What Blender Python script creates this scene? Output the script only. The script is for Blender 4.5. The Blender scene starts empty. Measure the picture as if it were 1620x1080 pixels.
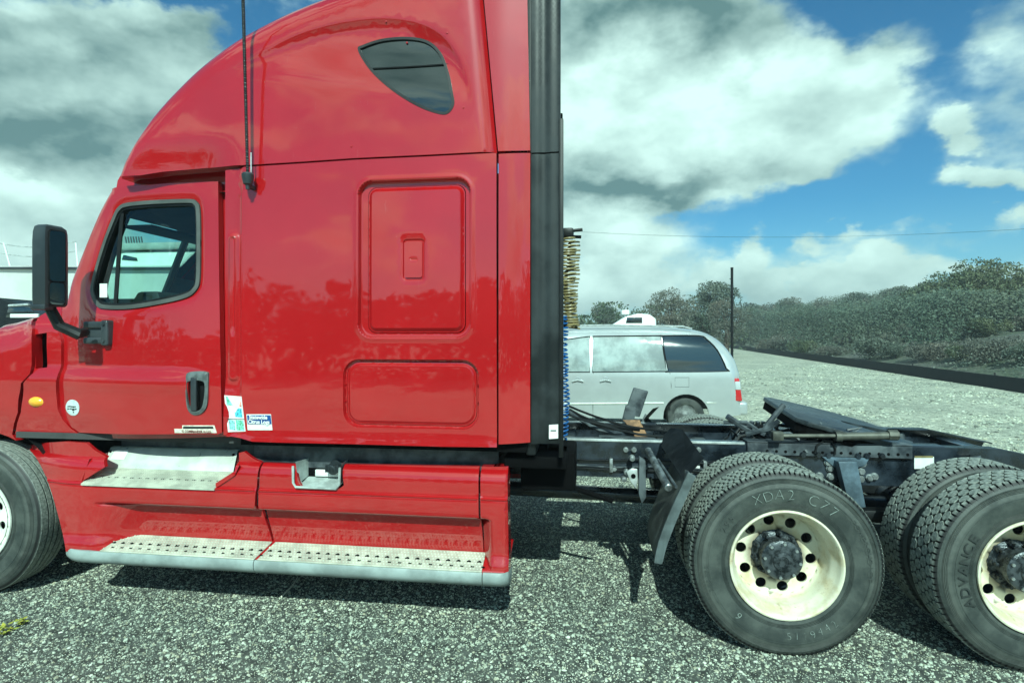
import bpy, bmesh, math, random
import numpy as np
from mathutils import Vector, Matrix, noise
from mathutils.geometry import delaunay_2d_cdt
random.seed(7)
R = math.radians
SC = bpy.context.scene
COL = SC.collection

# ------------------------------------------------------------------ camera
F, CX, VH = 900.0, 810.0, 530.0          # measured from the photograph (1620 px wide)
TH, ZP, H = R(7.5), 3.3, 1.785           # yaw, distance to the truck's side, eye height
CT, ST = math.cos(TH), math.sin(TH)
cam = bpy.data.objects.new('camera', bpy.data.cameras.new('camera'))
COL.objects.link(cam)
cam.location = (0, -ZP, H)
cam.rotation_euler = (R(90), 0, TH)
cam.data.sensor_width = 36
cam.data.lens = F/1620*36
cam.data.shift_y = -(540-VH)/1620
cam.data.clip_end = 5000
cam.data.clip_start = 0.05
SC.camera = cam

# ------------------------------------------------------------------ light and exposure
SUN_EL, SUN_AZ = R(41), R(171)           # azimuth clockwise from +Y (north); behind the camera
sun = bpy.data.objects.new('sun', bpy.data.lights.new('sun', 'SUN'))
COL.objects.link(sun)
sd = Vector((math.sin(SUN_AZ)*math.cos(SUN_EL), math.cos(SUN_AZ)*math.cos(SUN_EL), math.sin(SUN_EL)))
sun.rotation_euler = sd.to_track_quat('Z', 'Y').to_euler()
sun.location = sd*40
sun.data.energy = 5.0
sun.data.angle = R(0.5)
sun.data.color = (1.0, 0.965, 0.90)
SC.view_settings.view_transform = 'Standard'
SC.view_settings.look = 'None'
SC.view_settings.gamma = 1
SC.view_settings.use_curve_mapping = False
SC.view_settings.exposure = 0.22
SC.view_settings.use_white_balance = True        # the phone's cool, greenish white balance
SC.view_settings.white_balance_temperature = 5600
SC.view_settings.white_balance_tint = -24

# ------------------------------------------------------------------ sky with clouds
world = bpy.data.worlds.new('World')
SC.world = world
world.use_nodes = True
WT = world.node_tree
WT.nodes.clear()

class NT:
    """tiny helper that chains nodes"""
    def __init__(s, t): s.t = t
    def n(s, kind, **kw):
        x = s.t.nodes.new(kind)
        for k, v in kw.items(): setattr(x, k, v)
        return x
    def set(s, sock, v):
        if hasattr(v, 'is_linked') or hasattr(v, 'links'): s.t.links.new(v, sock)
        else: sock.default_value = v
    def m(s, op, a, b=None, c=None, clamp=False):
        x = s.n('ShaderNodeMath', operation=op, use_clamp=clamp)
        s.set(x.inputs[0], a)
        if b is not None: s.set(x.inputs[1], b)
        if c is not None: s.set(x.inputs[2], c)
        return x.outputs[0]
    def ramp(s, v, a, b, lo=0., hi=1., smooth=True):
        x = s.n('ShaderNodeMapRange', interpolation_type='SMOOTHSTEP' if smooth else 'LINEAR')
        s.set(x.inputs[0], v)
        for i, k in enumerate((a, b, lo, hi)): s.set(x.inputs[1+i], k)
        return x.outputs[0]
    def mix(s, f, a, b, mode='MIX'):
        x = s.n('ShaderNodeMix', data_type='RGBA', blend_type=mode)
        s.set(x.inputs[0], f)
        s.set(x.inputs[6], a); s.set(x.inputs[7], b)
        return x.outputs[2]
    def noise(s, vec, scale, detail=4, rough=.5, dist=0., dim='3D'):
        x = s.n('ShaderNodeTexNoise', noise_dimensions=dim)
        if vec is not None: s.t.links.new(vec, x.inputs['Vector'])
        x.inputs['Scale'].default_value = scale; x.inputs['Detail'].default_value = detail
        x.inputs['Roughness'].default_value = rough; x.inputs['Distortion'].default_value = dist
        return x
    def vmap(s, vec, scale=(1, 1, 1), loc=(0, 0, 0)):
        x = s.n('ShaderNodeMapping'); s.t.links.new(vec, x.inputs['Vector'])
        x.inputs['Scale'].default_value = scale; x.inputs['Location'].default_value = loc
        return x.outputs[0]

def azel(u, v):
    a, b = (u-CX)/F, (VH-v)/F
    x, y, z = -ST+CT*a, CT+ST*a, b
    return math.atan2(x, y), math.atan2(z, math.hypot(x, y))

def build_sky():
    w = NT(WT)
    tc = w.n('ShaderNodeTexCoord').outputs['Generated']
    sep = w.n('ShaderNodeSeparateXYZ'); WT.links.new(tc, sep.inputs[0])
    dx, dy, dz = sep.outputs
    sky = w.n('ShaderNodeTexSky', sky_type='NISHITA')
    sky.sun_disc = False
    sky.sun_elevation = SUN_EL; sky.sun_rotation = SUN_AZ
    sky.altitude = 0; sky.air_density = 1.0; sky.dust_density = 0.6; sky.ozone_density = 2.2
    # wispy displacement of the directions, so that every cloud edge is ragged
    nz = w.noise(w.vmap(tc, (1, 1, 1.7)), 3.2, 9, .56)
    nz2 = w.noise(w.vmap(tc, (1, 1, 1.7), (7.3, 2.1, 4.4)), 9.0, 8, .6)
    sc = w.n('ShaderNodeSeparateColor'); WT.links.new(nz.outputs['Color'], sc.inputs[0])
    az = w.m('ARCTAN2', dx, dy)
    el = w.m('ARCTAN2', dz, w.m('SQRT', w.m('ADD', w.m('MULTIPLY', dx, dx), w.m('MULTIPLY', dy, dy))))
    s2 = w.n('ShaderNodeSeparateColor'); WT.links.new(nz2.outputs['Color'], s2.inputs[0])
    azw = w.m('ADD', az, w.m('ADD', w.m('MULTIPLY_ADD', sc.outputs[0], .30, -.15), w.m('MULTIPLY_ADD', s2.outputs[0], .13, -.065)))
    elw = w.m('ADD', el, w.m('ADD', w.m('MULTIPLY_ADD', sc.outputs[1], .22, -.11), w.m('MULTIPLY_ADD', s2.outputs[1], .10, -.05)))
    def blobs(lst):
        tot = None
        for (u, v, ru, rv, k) in lst:
            a0, e0 = azel(u, v)
            ra = abs(azel(u+ru, v)[0]-a0); re = abs(azel(u, v-rv)[1]-e0)
            p = w.m('DIVIDE', w.m('SUBTRACT', azw, a0), ra)
            q = w.m('DIVIDE', w.m('SUBTRACT', elw, e0), re)
            r2 = w.m('MULTIPLY_ADD', p, p, w.m('MULTIPLY', q, q))
            g = w.m('MULTIPLY', w.m('EXPONENT', w.m('MULTIPLY', r2, -1.0)), k)
            tot = g if tot is None else w.m('ADD', tot, g)
        return tot
    dens = blobs(CLOUDS)
    dark = blobs(SHADES)
    # generic broken cloud everywhere else
    gen = w.noise(w.vmap(tc, (1, 1, 2.0), (3.1, 1.7, .4)), 1.9, 10, .58)
    az0, _ = azel(CX, VH)
    inview = w.ramp(w.m('ABSOLUTE', w.m('SUBTRACT', az, az0)), .75, 1.15)      # 0 within the photographed part
    overhead = w.ramp(el, .62, .85)
    other = w.m('MAXIMUM', inview, overhead)
    gd = w.ramp(gen.outputs[0], .43, .60)
    fl = w.m('MULTIPLY_ADD', nz2.outputs[0], 1.0, -.5)
    d = w.m('ADD', w.m('MULTIPLY', w.m('SUBTRACT', 1.0, other), dens), w.m('MULTIPLY', other, gd))
    d = w.m('MULTIPLY_ADD', fl, .7, d)
    lumpv = w.vmap(tc, (1, 1, 1.55), (4.4, .7, 3.3))
    up = w.n('ShaderNodeVectorMath', operation='ADD'); WT.links.new(lumpv, up.inputs[0]); up.inputs[1].default_value = (.0, .015, .065)
    l1 = w.noise(lumpv, 4.4, 5, .52).outputs[0]; l2 = w.noise(up.outputs[0], 4.4, 5, .52).outputs[0]
    d = w.m('ADD', d, w.m('MULTIPLY_ADD', l1, 2.1, -1.05))
    relief = w.m('SUBTRACT', l2, l1)          # billows: lit on top, grey underneath
    cov = w.ramp(d, .20, .74)
    # cloud brightness: bright edges, grey thick middles and undersides
    sh = w.m('ADD', w.m('MULTIPLY', dark, w.m('SUBTRACT', 1.0, other)), w.m('MULTIPLY', other, w.ramp(gen.outputs[0], .50, .70, -.15, .95)))
    fine = w.noise(w.vmap(tc, (1, 1, 1.8), (1.3, 8.1, 2.2)), 6.0, 9, .6)
    sh = w.m('ADD', sh, w.m('ADD', w.m('MULTIPLY_ADD', fine.outputs[0], .75, -.30), w.m('MULTIPLY', relief, 3.4)))
    sh = w.m('ADD', sh, w.m('MULTIPLY_ADD', nz.outputs[0], .7, -.35))
    shc = w.ramp(sh, -.42, 1.15, 0, 1, False)
    ccol = w.mix(shc, (.95, .98, .94, 1), (.155, .215, .222, 1))
    skys = w.mix(1.0, sky.outputs[0], (SKY_S*.44, SKY_S*.76, SKY_S*.98, 1), 'MULTIPLY')
    # pale veil towards the horizon
    veil = w.ramp(el, .22, -.02, 0, .50)
    skys = w.mix(veil, skys, (.50, .72, .80, 1))
    out = w.mix(w.m('MULTIPLY', cov, .97), skys, ccol)
    bg = w.n('ShaderNodeBackground'); WT.links.new(out, bg.inputs[0]); bg.inputs[1].default_value = 1.0
    o = w.n('ShaderNodeOutputWorld'); WT.links.new(bg.outputs[0], o.inputs[0])

SKY_S = 0.10
CLOUDS = [  # u, v, ru, rv, weight
    (960, 250, 130, 95, 1.1), (1060, 150, 200, 110, .5), (1080, 235, 130, 85, 1.0), (1200, 205, 120, 80, 1.0), (1300, 150, 120, 75, .9),
    (1390, 95, 90, 60, .62), (1450, 20, 70, 50, .22), (1000, 60, 190, 80, 1.0), (1160, 70, 120, 70, .8),
    (1000, 310, 140, 30, .8), (1130, 300, 100, 28, .75), (1240, 265, 60, 36, .7), (1300, 215, 70, 40, .5), (1580, 40, 70, 50, .38),
    (1525, 198, 60, 18, .74), (1570, 276, 80, 24, .92), (1525, 258, 30, 20, .5), (985, 390, 95, 42, .95), (920, 400, 80, 55, .7),
    (1200, 388, 26, 20, .62), (1170, 420, 70, 25, .55), (1335, 395, 70, 14, .62), (1420, 432, 110, 24, .85), (1270, 440, 110, 26, .6),
    (1600, 352, 50, 26, .8), (1520, 385, 90, 18, .5), (1000, 470, 260, 30, .6), (1500, 455, 160, 25, .6),
    (900, 140, 60, 60, .8),
    (80, 90, 240, 90, 1.1), (250, 150, 110, 90, 1.0), (330, 95, 60, 50, .7), (230, 35, 90, 50, .8), (60, 230, 200, 70, 1.0),
    (200, 250, 90, 60, .8), (60, 330, 190, 60, 1.0), (80, 410, 200, 50, .8), (500, 0, 60, 30, .55), (-150, 200, 250, 200, .9),
]
SHADES = [
    (1050, 62, 160, 66, .62), (960, 20, 120, 60, .55), (1160, 90, 80, 45, .45), (1010, 305, 110, 32, .62), (1130, 300, 110, 28, .40), (930, 330, 70, 25, .4),
    (1290, 205, 80, 35, .28), (1240, 20, 90, 60, .45), (1430, 40, 90, 60, .25),
    (120, 130, 330, 170, .55), (1050, 170, 260, 60, -.10), (1080, 70, 260, 80, .30), (1000, 310, 170, 40, .25), (200, 300, 200, 30, .15), (60, 345, 160, 40, -.45), (150, 420, 200, 40, -.2),
    (50, 40, 90, 48, .55), (220, 70, 110, 55, .50), (300, 190, 110, 55, .45), (60, 215, 120, 48, .36), (10, 255, 90, 36, .38), (140, 210, 80, 50, .4), (40, 290, 50, 14, .35),
    (150, 130, 60, 30, -.25), (20, 170, 50, 30, -.25), (-200, 150, 180, 140, .5),
    (930, 200, 70, 70, -.5), (1120, 190, 45, 45, -.4), (1370, 110, 60, 40, -.35), (1560, 265, 60, 25, -.3), (1525, 195, 50, 18, -.05), (990, 375, 70, 24, -.2), (990, 415, 90, 16, .25),
]
build_sky()

# ------------------------------------------------------------------ helpers
def W(u, v, Y):
    """point of the world plane y=Y seen at photograph pixel (u, v): returns X, Z"""
    a = (u-CX)/F
    yc = Y+ZP
    X = yc*(a*CT-ST)/(CT+a*ST)
    d = yc*CT-X*ST
    return X, H+(VH-v)*d/F
def WF(u, v, yf):
    X, Z = W(u, v, 0.0)
    for _ in range(5): X, Z = W(u, v, yf(X, Z))
    return X, Z
def WP(pts, Y=0.0):
    return [WF(u, v, Y) if callable(Y) else W(u, v, Y) for u, v in pts]
def sm(pts, n=6, closed=False):
    """Catmull-Rom through pts"""
    P = [Vector(p) for p in pts]; N = len(P); out = []
    for i in range(N if closed else N-1):
        if closed: a, b, c, d = P[i-1], P[i], P[(i+1) % N], P[(i+2) % N]
        else: a, b, c, d = P[max(i-1, 0)], P[i], P[i+1], P[min(i+2, N-1)]
        for k in range(n):
            t = k/n
            out.append(tuple(.5*((2*b)+(c-a)*t+(2*a-5*b+4*c-d)*t*t+(3*b-a-3*c+d)*t**3)))
    if not closed: out.append(tuple(P[-1]))
    return out
def densify(L, step, closed=True):
    out = []; n = len(L)
    for i in range(n if closed else n-1):
        a, b = L[i], L[(i+1) % n]
        k = max(1, int(math.ceil(math.hypot(b[0]-a[0], b[1]-a[1])/step)))
        out += [(a[0]+(b[0]-a[0])*j/k, a[1]+(b[1]-a[1])*j/k) for j in range(k)]
    if not closed: out.append(tuple(L[-1]))
    return out
def rrect(x0, x1, z0, z1, r, n=7, o=0.0):
    """rounded rectangle loop, grown by o"""
    x0, x1, z0, z1 = min(x0, x1)-o, max(x0, x1)+o, min(z0, z1)-o, max(z0, z1)+o
    r = max(.002, min(r+o, (x1-x0)/2-.0005, (z1-z0)/2-.0005)); out = []
    for cx, cz, a0 in ((x1-r, z1-r, 0), (x0+r, z1-r, 90), (x0+r, z0+r, 180), (x1-r, z0+r, 270)):
        for k in range(n+1):
            a = R(a0+90*k/n); out.append((cx+r*math.cos(a), cz+r*math.sin(a)))
    return out
def sd_rr(x, z, b, r):
    """signed distance to rounded box b=(x0,x1,z0,z1)"""
    cx, cz, hx, hz = (b[0]+b[1])/2, (b[2]+b[3])/2, abs(b[1]-b[0])/2, abs(b[3]-b[2])/2
    qx, qz = abs(x-cx)-hx+r, abs(z-cz)-hz+r
    return math.hypot(max(qx, 0), max(qz, 0))+min(max(qx, qz), 0)-r
def sst(a, b, x):
    t = min(1, max(0, (x-a)/(b-a))); return t*t*(3-2*t)
def inside(P, poly):
    P = np.asarray(P); x, y = P[:, 0], P[:, 1]; r = np.zeros(len(P), bool)
    q = np.asarray(poly); n = len(q)
    for i in range(n):
        x1, y1 = q[i]; x2, y2 = q[(i+1) % n]
        if y1 == y2: continue
        c = ((y1 > y) != (y2 > y)) & (x < (x2-x1)*(y-y1)/(y2-y1)+x1)
        r ^= c
    return r
def dist_poly(x, z, L):
    """distance of one point to an open polyline (numpy array)"""
    a = L[:-1]; d = L[1:]-a; p = np.array((x, z))-a
    t = np.clip((p*d).sum(1)/np.maximum((d*d).sum(1), 1e-12), 0, 1)
    q = p-d*t[:, None]
    return math.sqrt((q*q).sum(1).min())
def offset(L, o):
    """closed loop moved outwards by o"""
    n = len(L); A = sum(L[i][0]*L[(i+1) % n][1]-L[(i+1) % n][0]*L[i][1] for i in range(n)); s = 1 if A > 0 else -1
    out = []
    for i in range(n):
        a, b = L[i-1], L[(i+1) % n]; dx, dz = b[0]-a[0], b[1]-a[1]; l = math.hypot(dx, dz) or 1
        out.append((L[i][0]+s*dz/l*o, L[i][1]-s*dx/l*o))
    return out

def link(o, parent=None):
    COL.objects.link(o)
    if parent is not None:
        o.parent = parent
        o.matrix_parent_inverse = world_of(parent).inverted()
    return o
def world_of(o):
    m = o.matrix_basis.copy()
    return world_of(o.parent) @ o.matrix_parent_inverse @ m if o.parent else m
def finish(me, sharp=35):
    for p in me.polygons: p.use_smooth = True
    me.set_sharp_from_angle(angle=R(sharp))
def mk(name, verts, faces, mat, parent=None, sharp=35, smooth=True):
    me = bpy.data.meshes.new(name)
    me.from_pydata(verts, [], faces)
    me.update()
    if smooth: finish(me, sharp)
    if mat: me.materials.append(mat)
    return link(bpy.data.objects.new(name, me), parent)
def tag(o, label, cat=None, group=None, kind=None):
    if label: o['label'] = label
    if cat: o['category'] = cat
    if group: o['group'] = group
    if kind: o['kind'] = kind
    return o
def empty(name, loc, rz=0):
    o = bpy.data.objects.new(name, None); o.location = loc; o.rotation_euler = (0, 0, rz)
    o.empty_display_size = .3
    return link(o)
def kids(o): return [c for c in bpy.data.objects if c.parent == o]
def copy_tree(o, parent=None):
    ch = list(KIDS.get(o.name, [])) if KIDS else kids(o)
    c = o.copy(); COL.objects.link(c)
    if parent is not None: c.parent = parent
    for k in ch: copy_tree(k, c)
    return c
KIDS = None

class MB:
    """collects shapes into one mesh"""
    def __init__(s): s.bm = bmesh.new()
    def add(s, verts, faces, M=None):
        vs = [s.bm.verts.new(M @ Vector(v) if M is not None else v) for v in verts]
        for f in faces:
            try: s.bm.faces.new([vs[i] for i in f])
            except ValueError: pass
        return s
    def box(s, x0, x1, y0, y1, z0, z1, bev=0., M=None, seg=2):
        b = bmesh.new(); bmesh.ops.create_cube(b, size=1)
        for v in b.verts: v.co = Vector(((x0+x1)/2+v.co.x*(x1-x0), (y0+y1)/2+v.co.y*(y1-y0), (z0+z1)/2+v.co.z*(z1-z0)))
        return s._take(b, bev, M, seg)
    def _take(s, b, bev, M, seg=2):
        if bev > 0: bmesh.ops.bevel(b, geom=list(b.edges), offset=bev, segments=seg, affect='EDGES', profile=.5, clamp_overlap=True)
        b.verts.index_update()
        vs = [v.co.copy() for v in b.verts]; fs = [[v.index for v in f.verts] for f in b.faces]; b.free()
        return s.add(vs, fs, M)
    def prism(s, poly, a0, a1, axis='Y', bev=0., M=None, seg=2):
        """poly in the other two axes (x,z for Y; y,z for X; x,y for Z)"""
        b = bmesh.new(); n = len(poly)
        def P(p, a): return {'Y': (p[0], a, p[1]), 'X': (a, p[0], p[1]), 'Z': (p[0], p[1], a)}[axis]
        A = [b.verts.new(P(p, a0)) for p in poly]; B = [b.verts.new(P(p, a1)) for p in poly]
        b.faces.new(A[::-1]); b.faces.new(B)
        for i in range(n): b.faces.new((A[i], A[(i+1) % n], B[(i+1) % n], B[i]))
        return s._take(b, bev, M, seg)
    def tube(s, pts, r, seg=8, cap=True, M=None, closed=False):
        P = [Vector(p) for p in pts]; n = len(P); rs = r if hasattr(r, '__len__') else [r]*n
        vs, fs = [], []; prev = None
        for i in range(n):
            if closed: t = (P[(i+1) % n]-P[i-1])
            else: t = (P[min(i+1, n-1)]-P[max(i-1, 0)])
            t.normalize()
            if prev is None:
                x = t.orthogonal().normalized()
            else:
                x = (prev-t*prev.dot(t)); x = x.normalized() if x.length > 1e-6 else t.orthogonal().normalized()
            prev = x; y = t.cross(x)
            for k in range(seg):
                a = 2*math.pi*k/seg; vs.append(P[i]+(x*math.cos(a)+y*math.sin(a))*rs[i])
        for i in range(n if closed else n-1):
            for k in range(seg):
                j = (i+1) % n
                fs.append((i*seg+k, i*seg+(k+1) % seg, j*seg+(k+1) % seg, j*seg+k))
        if cap and not closed: fs += [tuple(range(seg))[::-1], tuple((n-1)*seg+k for k in range(seg))]
        return s.add(vs, fs, M)
    def lathe(s, prof, seg=48, M=None, axis='Y', caps=(False, False)):
        """prof: (radius, along axis)"""
        vs, fs = [], []
        for k in range(seg):
            a = 2*math.pi*k/seg; c, d = math.cos(a), math.sin(a)
            for r, y in prof: vs.append({'Y': (r*c, y, r*d), 'Z': (r*c, r*d, y), 'X': (y, r*c, r*d)}[axis])
        n = len(prof)
        for k in range(seg):
            j = (k+1) % seg
            for i in range(n-1): fs.append((k*n+i, j*n+i, j*n+i+1, k*n+i+1))
        if caps[0]: fs.append(tuple(k*n for k in range(seg)))
        if caps[1]: fs.append(tuple(k*n+n-1 for k in range(seg))[::-1])
        return s.add(vs, fs, M)
    def cyl(s, p, q, r, seg=16, bev=0.):
        p, q = Vector(p), Vector(q); d = q-p; L = d.length
        M = Matrix.Translation(p) @ d.to_track_quat('Z', 'Y').to_matrix().to_4x4()
        if bev: prof = [(0.0001, 0), (r-bev, 0), (r, bev), (r, L-bev), (r-bev, L), (.0001, L)]
        else: prof = [(0.0001, 0), (r, 0), (r, L), (.0001, L)]
        return s.lathe(prof, seg, M, 'Z')
    def build(s, name, mat, parent=None, sharp=35):
        bmesh.ops.remove_doubles(s.bm, verts=s.bm.verts, dist=1e-6)
        bmesh.ops.recalc_face_normals(s.bm, faces=s.bm.faces)
        me = bpy.data.meshes.new(name); s.bm.to_mesh(me); s.bm.free()
        finish(me, sharp)
        if mat: me.materials.append(mat)
        return link(bpy.data.objects.new(name, me), parent)

def panel(name, outline, yf, mat, parent, holes=(), loops=(), step=.03, rim=.03, rimholes=True, sharp=30):
    """a pressed panel: outline in (X,Z), its depth y = yf(X,Z); edges turned inwards by rim"""
    pts, edges, loopsidx = [], [], []
    def add(L, e=True, closed=True):
        i0 = len(pts); pts.extend(L); n = len(L)
        if e: edges.extend((i0+i, i0+(i+1) % n) for i in range(n if closed else n-1))
        return list(range(i0, i0+n))
    o = densify(outline, step); add(o)
    for h in holes: add(densify(h, step*.8))
    A = np.array(o); lo, hi = A.min(0), A.max(0)
    for L in loops:
        D = densify(L, step*.6)
        k = inside(D, o)
        for h in holes: k &= ~inside(D, h)
        add([d for d, q in zip(D, k) if q], False)
    g = []
    nz = int((hi[1]-lo[1])/(step*.87))+2
    for j in range(nz):
        zz = lo[1]+j*step*.87
        for i in range(int((hi[0]-lo[0])/step)+2): g.append((lo[0]+(i+.5*(j % 2))*step, zz))
    g = np.array(g); k = inside(g, o)
    for h in holes: k &= ~inside(g, h)
    g = g[k]
    B = np.array(pts); ok = np.ones(len(g), bool)
    for i in range(0, len(g), 2000):
        c = g[i:i+2000]
        ok[i:i+2000] = (((c[:, None, :]-B[None])**2).sum(2).min(1) > (step*.5)**2)
    pts2 = [Vector(p) for p in pts]+[Vector(p) for p in g[ok]]
    vv, ee, ff, *_ = delaunay_2d_cdt(pts2, edges, [], 0, 1e-6)
    cen = np.array([((vv[f[0]]+vv[f[1]]+vv[f[2]])/3)[:] for f in ff])
    k = inside(cen, o)
    for h in holes: k &= ~inside(cen, h)
    ff = [f for f, q in zip(ff, k) if q]
    V = [(p[0], yf(p[0], p[1]), p[1]) for p in vv]
    # make the outside face -Y
    FF = []
    for f in ff:
        a, b, c = (vv[i] for i in f)
        FF.append(tuple(f) if (b-a).cross(c-a) > 0 else tuple(f)[::-1])
    if rim:
        from collections import Counter
        cnt = Counter()
        for f in FF:
            for i in range(3): cnt[frozenset((f[i], f[(i+1) % 3]))] += 1
        new = {}
        def inner(i):
            if i not in new: new[i] = len(V); V.append((V[i][0], V[i][1]+rim, V[i][2]))
            return new[i]
        for f in list(FF):
            for i in range(3):
                a, b = f[i], f[(i+1) % 3]
                if cnt[frozenset((a, b))] == 1: FF.append((b, a, inner(a), inner(b)))
    used = sorted({i for f in FF for i in f}); mp = {u: i for i, u in enumerate(used)}
    return mk(name, [V[u] for u in used], [tuple(mp[i] for i in f) for f in FF], mat, parent, sharp)

def far_copy(o, parent, width=2.44):
    c = o.copy(); c.matrix_parent_inverse = Matrix.Identity(4)
    COL.objects.link(c)
    c.parent = parent
    c.matrix_parent_inverse = world_of(parent).inverted()
    c.matrix_basis = Matrix.Translation((0, width, 0)) @ Matrix.Scale(-1, 4, (0, 1, 0)) @ world_of(o)
    return c

def text_mesh(s, size=1.0, bold=0.0, depth=0.0):
    c = bpy.data.curves.new('t', 'FONT'); c.body = s; c.size = size; c.align_x = 'CENTER'; c.offset = bold; c.extrude = depth
    c.resolution_u = 3
    o = bpy.data.objects.new('t', c); COL.objects.link(o)
    bpy.context.view_layer.update()
    dg = bpy.context.evaluated_depsgraph_get(); e = o.evaluated_get(dg); me = e.to_mesh()
    V = [v.co.copy() for v in me.vertices]; Fs = [tuple(p.vertices) for p in me.polygons]
    e.to_mesh_clear(); bpy.data.objects.remove(o); bpy.data.curves.remove(c)
    return V, Fs

# ------------------------------------------------------------------ materials
def mat(name, base, rough=.5, metal=0., coat=0., spec=.5, var=0., vscale=6., bump=0., bscale=40., var2=None, coat_r=.03, rvar=0., detail=5, tc='Object', waves=0.):
    m = bpy.data.materials.new(name); m.use_nodes = True
    t = m.node_tree; w = NT(t); b = t.nodes['Principled BSDF']
    b.inputs['Base Color'].default_value = (*base, 1)
    b.inputs['Roughness'].default_value = rough; b.inputs['Metallic'].default_value = metal
    b.inputs['Coat Weight'].default_value = coat; b.inputs['Coat Roughness'].default_value = coat_r
    b.inputs['Specular IOR Level'].default_value = spec
    vec = w.n('ShaderNodeTexCoord').outputs[tc]
    if var:
        nz = w.noise(vec, vscale, detail, .6).outputs[0]
        c2 = var2 if var2 else tuple(min(1, c*(1+var)) for c in base)
        c1 = base if var2 else tuple(c*(1-var) for c in base)
        t.links.new(w.mix(w.ramp(nz, .36, .64), (*c1, 1), (*c2, 1)), b.inputs['Base Color'])
        if rvar: t.links.new(w.ramp(nz, .35, .65, rough-rvar, rough+rvar), b.inputs['Roughness'])
    last = None
    if bump:
        nb = w.noise(vec, bscale, 4, .6).outputs[0]
        x = w.n('ShaderNodeBump'); x.inputs['Strength'].default_value = 1; x.inputs['Distance'].default_value = bump
        t.links.new(nb, x.inputs['Height']); last = x.outputs[0]; t.links.new(last, b.inputs['Normal'])
    if waves:
        nb = w.noise(vec, 2.2, 1, .4).outputs[0]
        x = w.n('ShaderNodeBump'); x.inputs['Strength'].default_value = 1; x.inputs['Distance'].default_value = waves
        t.links.new(nb, x.inputs['Height'])
        if last is not None: t.links.new(last, x.inputs['Normal'])
        t.links.new(x.outputs[0], b.inputs['Coat Normal']); t.links.new(x.outputs[0], b.inputs['Normal'])
    return m

M = {}
def red_paint():
    m = bpy.data.materials.new('red_paint'); m.use_nodes = True
    t = m.node_tree; w = NT(t); b = t.nodes['Principled BSDF']
    vec = w.n('ShaderNodeTexCoord').outputs['Object']
    n1 = w.noise(vec, 1.6, 6, .6).outputs[0]
    n2 = w.noise(vec, 55, 3, .6).outputs[0]
    c = w.mix(w.ramp(n1, .35, .7), (.315, .0018, .0055, 1), (.355, .0026, .0072, 1))
    sep = w.n('ShaderNodeSeparateXYZ'); t.links.new(vec, sep.inputs[0])
    # road dust: thicker low down on the skirts, in speckles
    du = w.m('MULTIPLY', w.ramp(sep.outputs[2], 1.05, .35, 0, .05), w.ramp(w.noise(vec, 9, 8, .65).outputs[0], .42, .68))
    sp = w.m('ADD', w.m('MULTIPLY', w.ramp(n2, .70, .78), .25), w.m('MULTIPLY', w.ramp(w.noise(w.vmap(vec, (1, 1, .12)), 38, 5, .7).outputs[0], .66, .74), .22))
    c = w.mix(w.m('ADD', du, w.m('MULTIPLY', sp, .35)), c, (.50, .34, .30, 1))
    t.links.new(c, b.inputs['Base Color'])
    b.inputs['Roughness'].default_value = .42
    b.inputs['Specular IOR Level'].default_value = .15
    b.inputs['Coat Weight'].default_value = 1.0
    b.inputs['Coat IOR'].default_value = 1.72
    t.links.new(w.m('ADD', .018, w.m('MULTIPLY', du, .35)), b.inputs['Coat Roughness'])
    nb = w.noise(vec, 2.6, 1, .4).outputs[0]
    x = w.n('ShaderNodeBump'); x.inputs['Strength'].default_value = 1; x.inputs['Distance'].default_value = .0028
    t.links.new(nb, x.inputs['Height'])
    y = w.n('ShaderNodeBump'); y.inputs['Strength'].default_value = .25; y.inputs['Distance'].default_value = .00004
    t.links.new(w.noise(vec, 260, 2, .5).outputs[0], y.inputs['Height']); t.links.new(x.outputs[0], y.inputs['Normal'])
    t.links.new(y.outputs[0], b.inputs['Coat Normal']); t.links.new(x.outputs[0], b.inputs['Normal'])
    return m
M['red'] = red_paint()
M['black'] = mat('black_plastic', (.008, .009, .010), .45, spec=.3, var=.4, vscale=8, bump=.0006, bscale=300)
M['slate'] = mat('slate_plastic', (.030, .036, .041), .42, var=.25, vscale=5, bump=.0005, bscale=260, rvar=.08)
M['extender'] = mat('extender_rubber', (.016, .019, .021), .5, spec=.35, var=.5, vscale=2.5, rvar=.12, bump=.001, bscale=9)
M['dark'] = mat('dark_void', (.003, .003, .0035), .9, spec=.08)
M['chassis'] = mat('chassis_paint', (.014, .019, .027), .30, coat=.5, coat_r=.15, var=.7, vscale=5, bump=.0015, bscale=30, rvar=.15)
M['chassis_dust'] = mat('dusty_chassis', (.022, .027, .034), .55, var=.5, vscale=7, var2=(.10, .115, .125), bump=.002, bscale=25, rvar=.1)
M['blue_steel'] = mat('bluish_steel', (.12, .16, .20), .42, metal=.35, var=.3, vscale=9, bump=.001, bscale=60)
M['bolt'] = mat('bolt_steel', (.34, .36, .36), .4, metal=.7, var=.3, vscale=30)
M['alu'] = mat('bright_aluminium', (.70, .73, .66), .36, metal=.30, var=.10, vscale=4, bump=.0006, bscale=70, rvar=.10)
M['tread_alu'] = mat('tread_aluminium', (.54, .55, .45), .48, metal=.25, var=.16, vscale=9, bump=.0012, bscale=110, rvar=.1)
M['trim'] = mat('grey_trim', (.27, .31, .30), .5, var=.22, vscale=5, bump=.0006, bscale=90)
M['rubber_plain'] = mat('tyre_rubber', (.021, .025, .025), .62, var=.5, vscale=5, var2=(.060, .066, .060), bump=.0012, bscale=70, rvar=.1)
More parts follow.
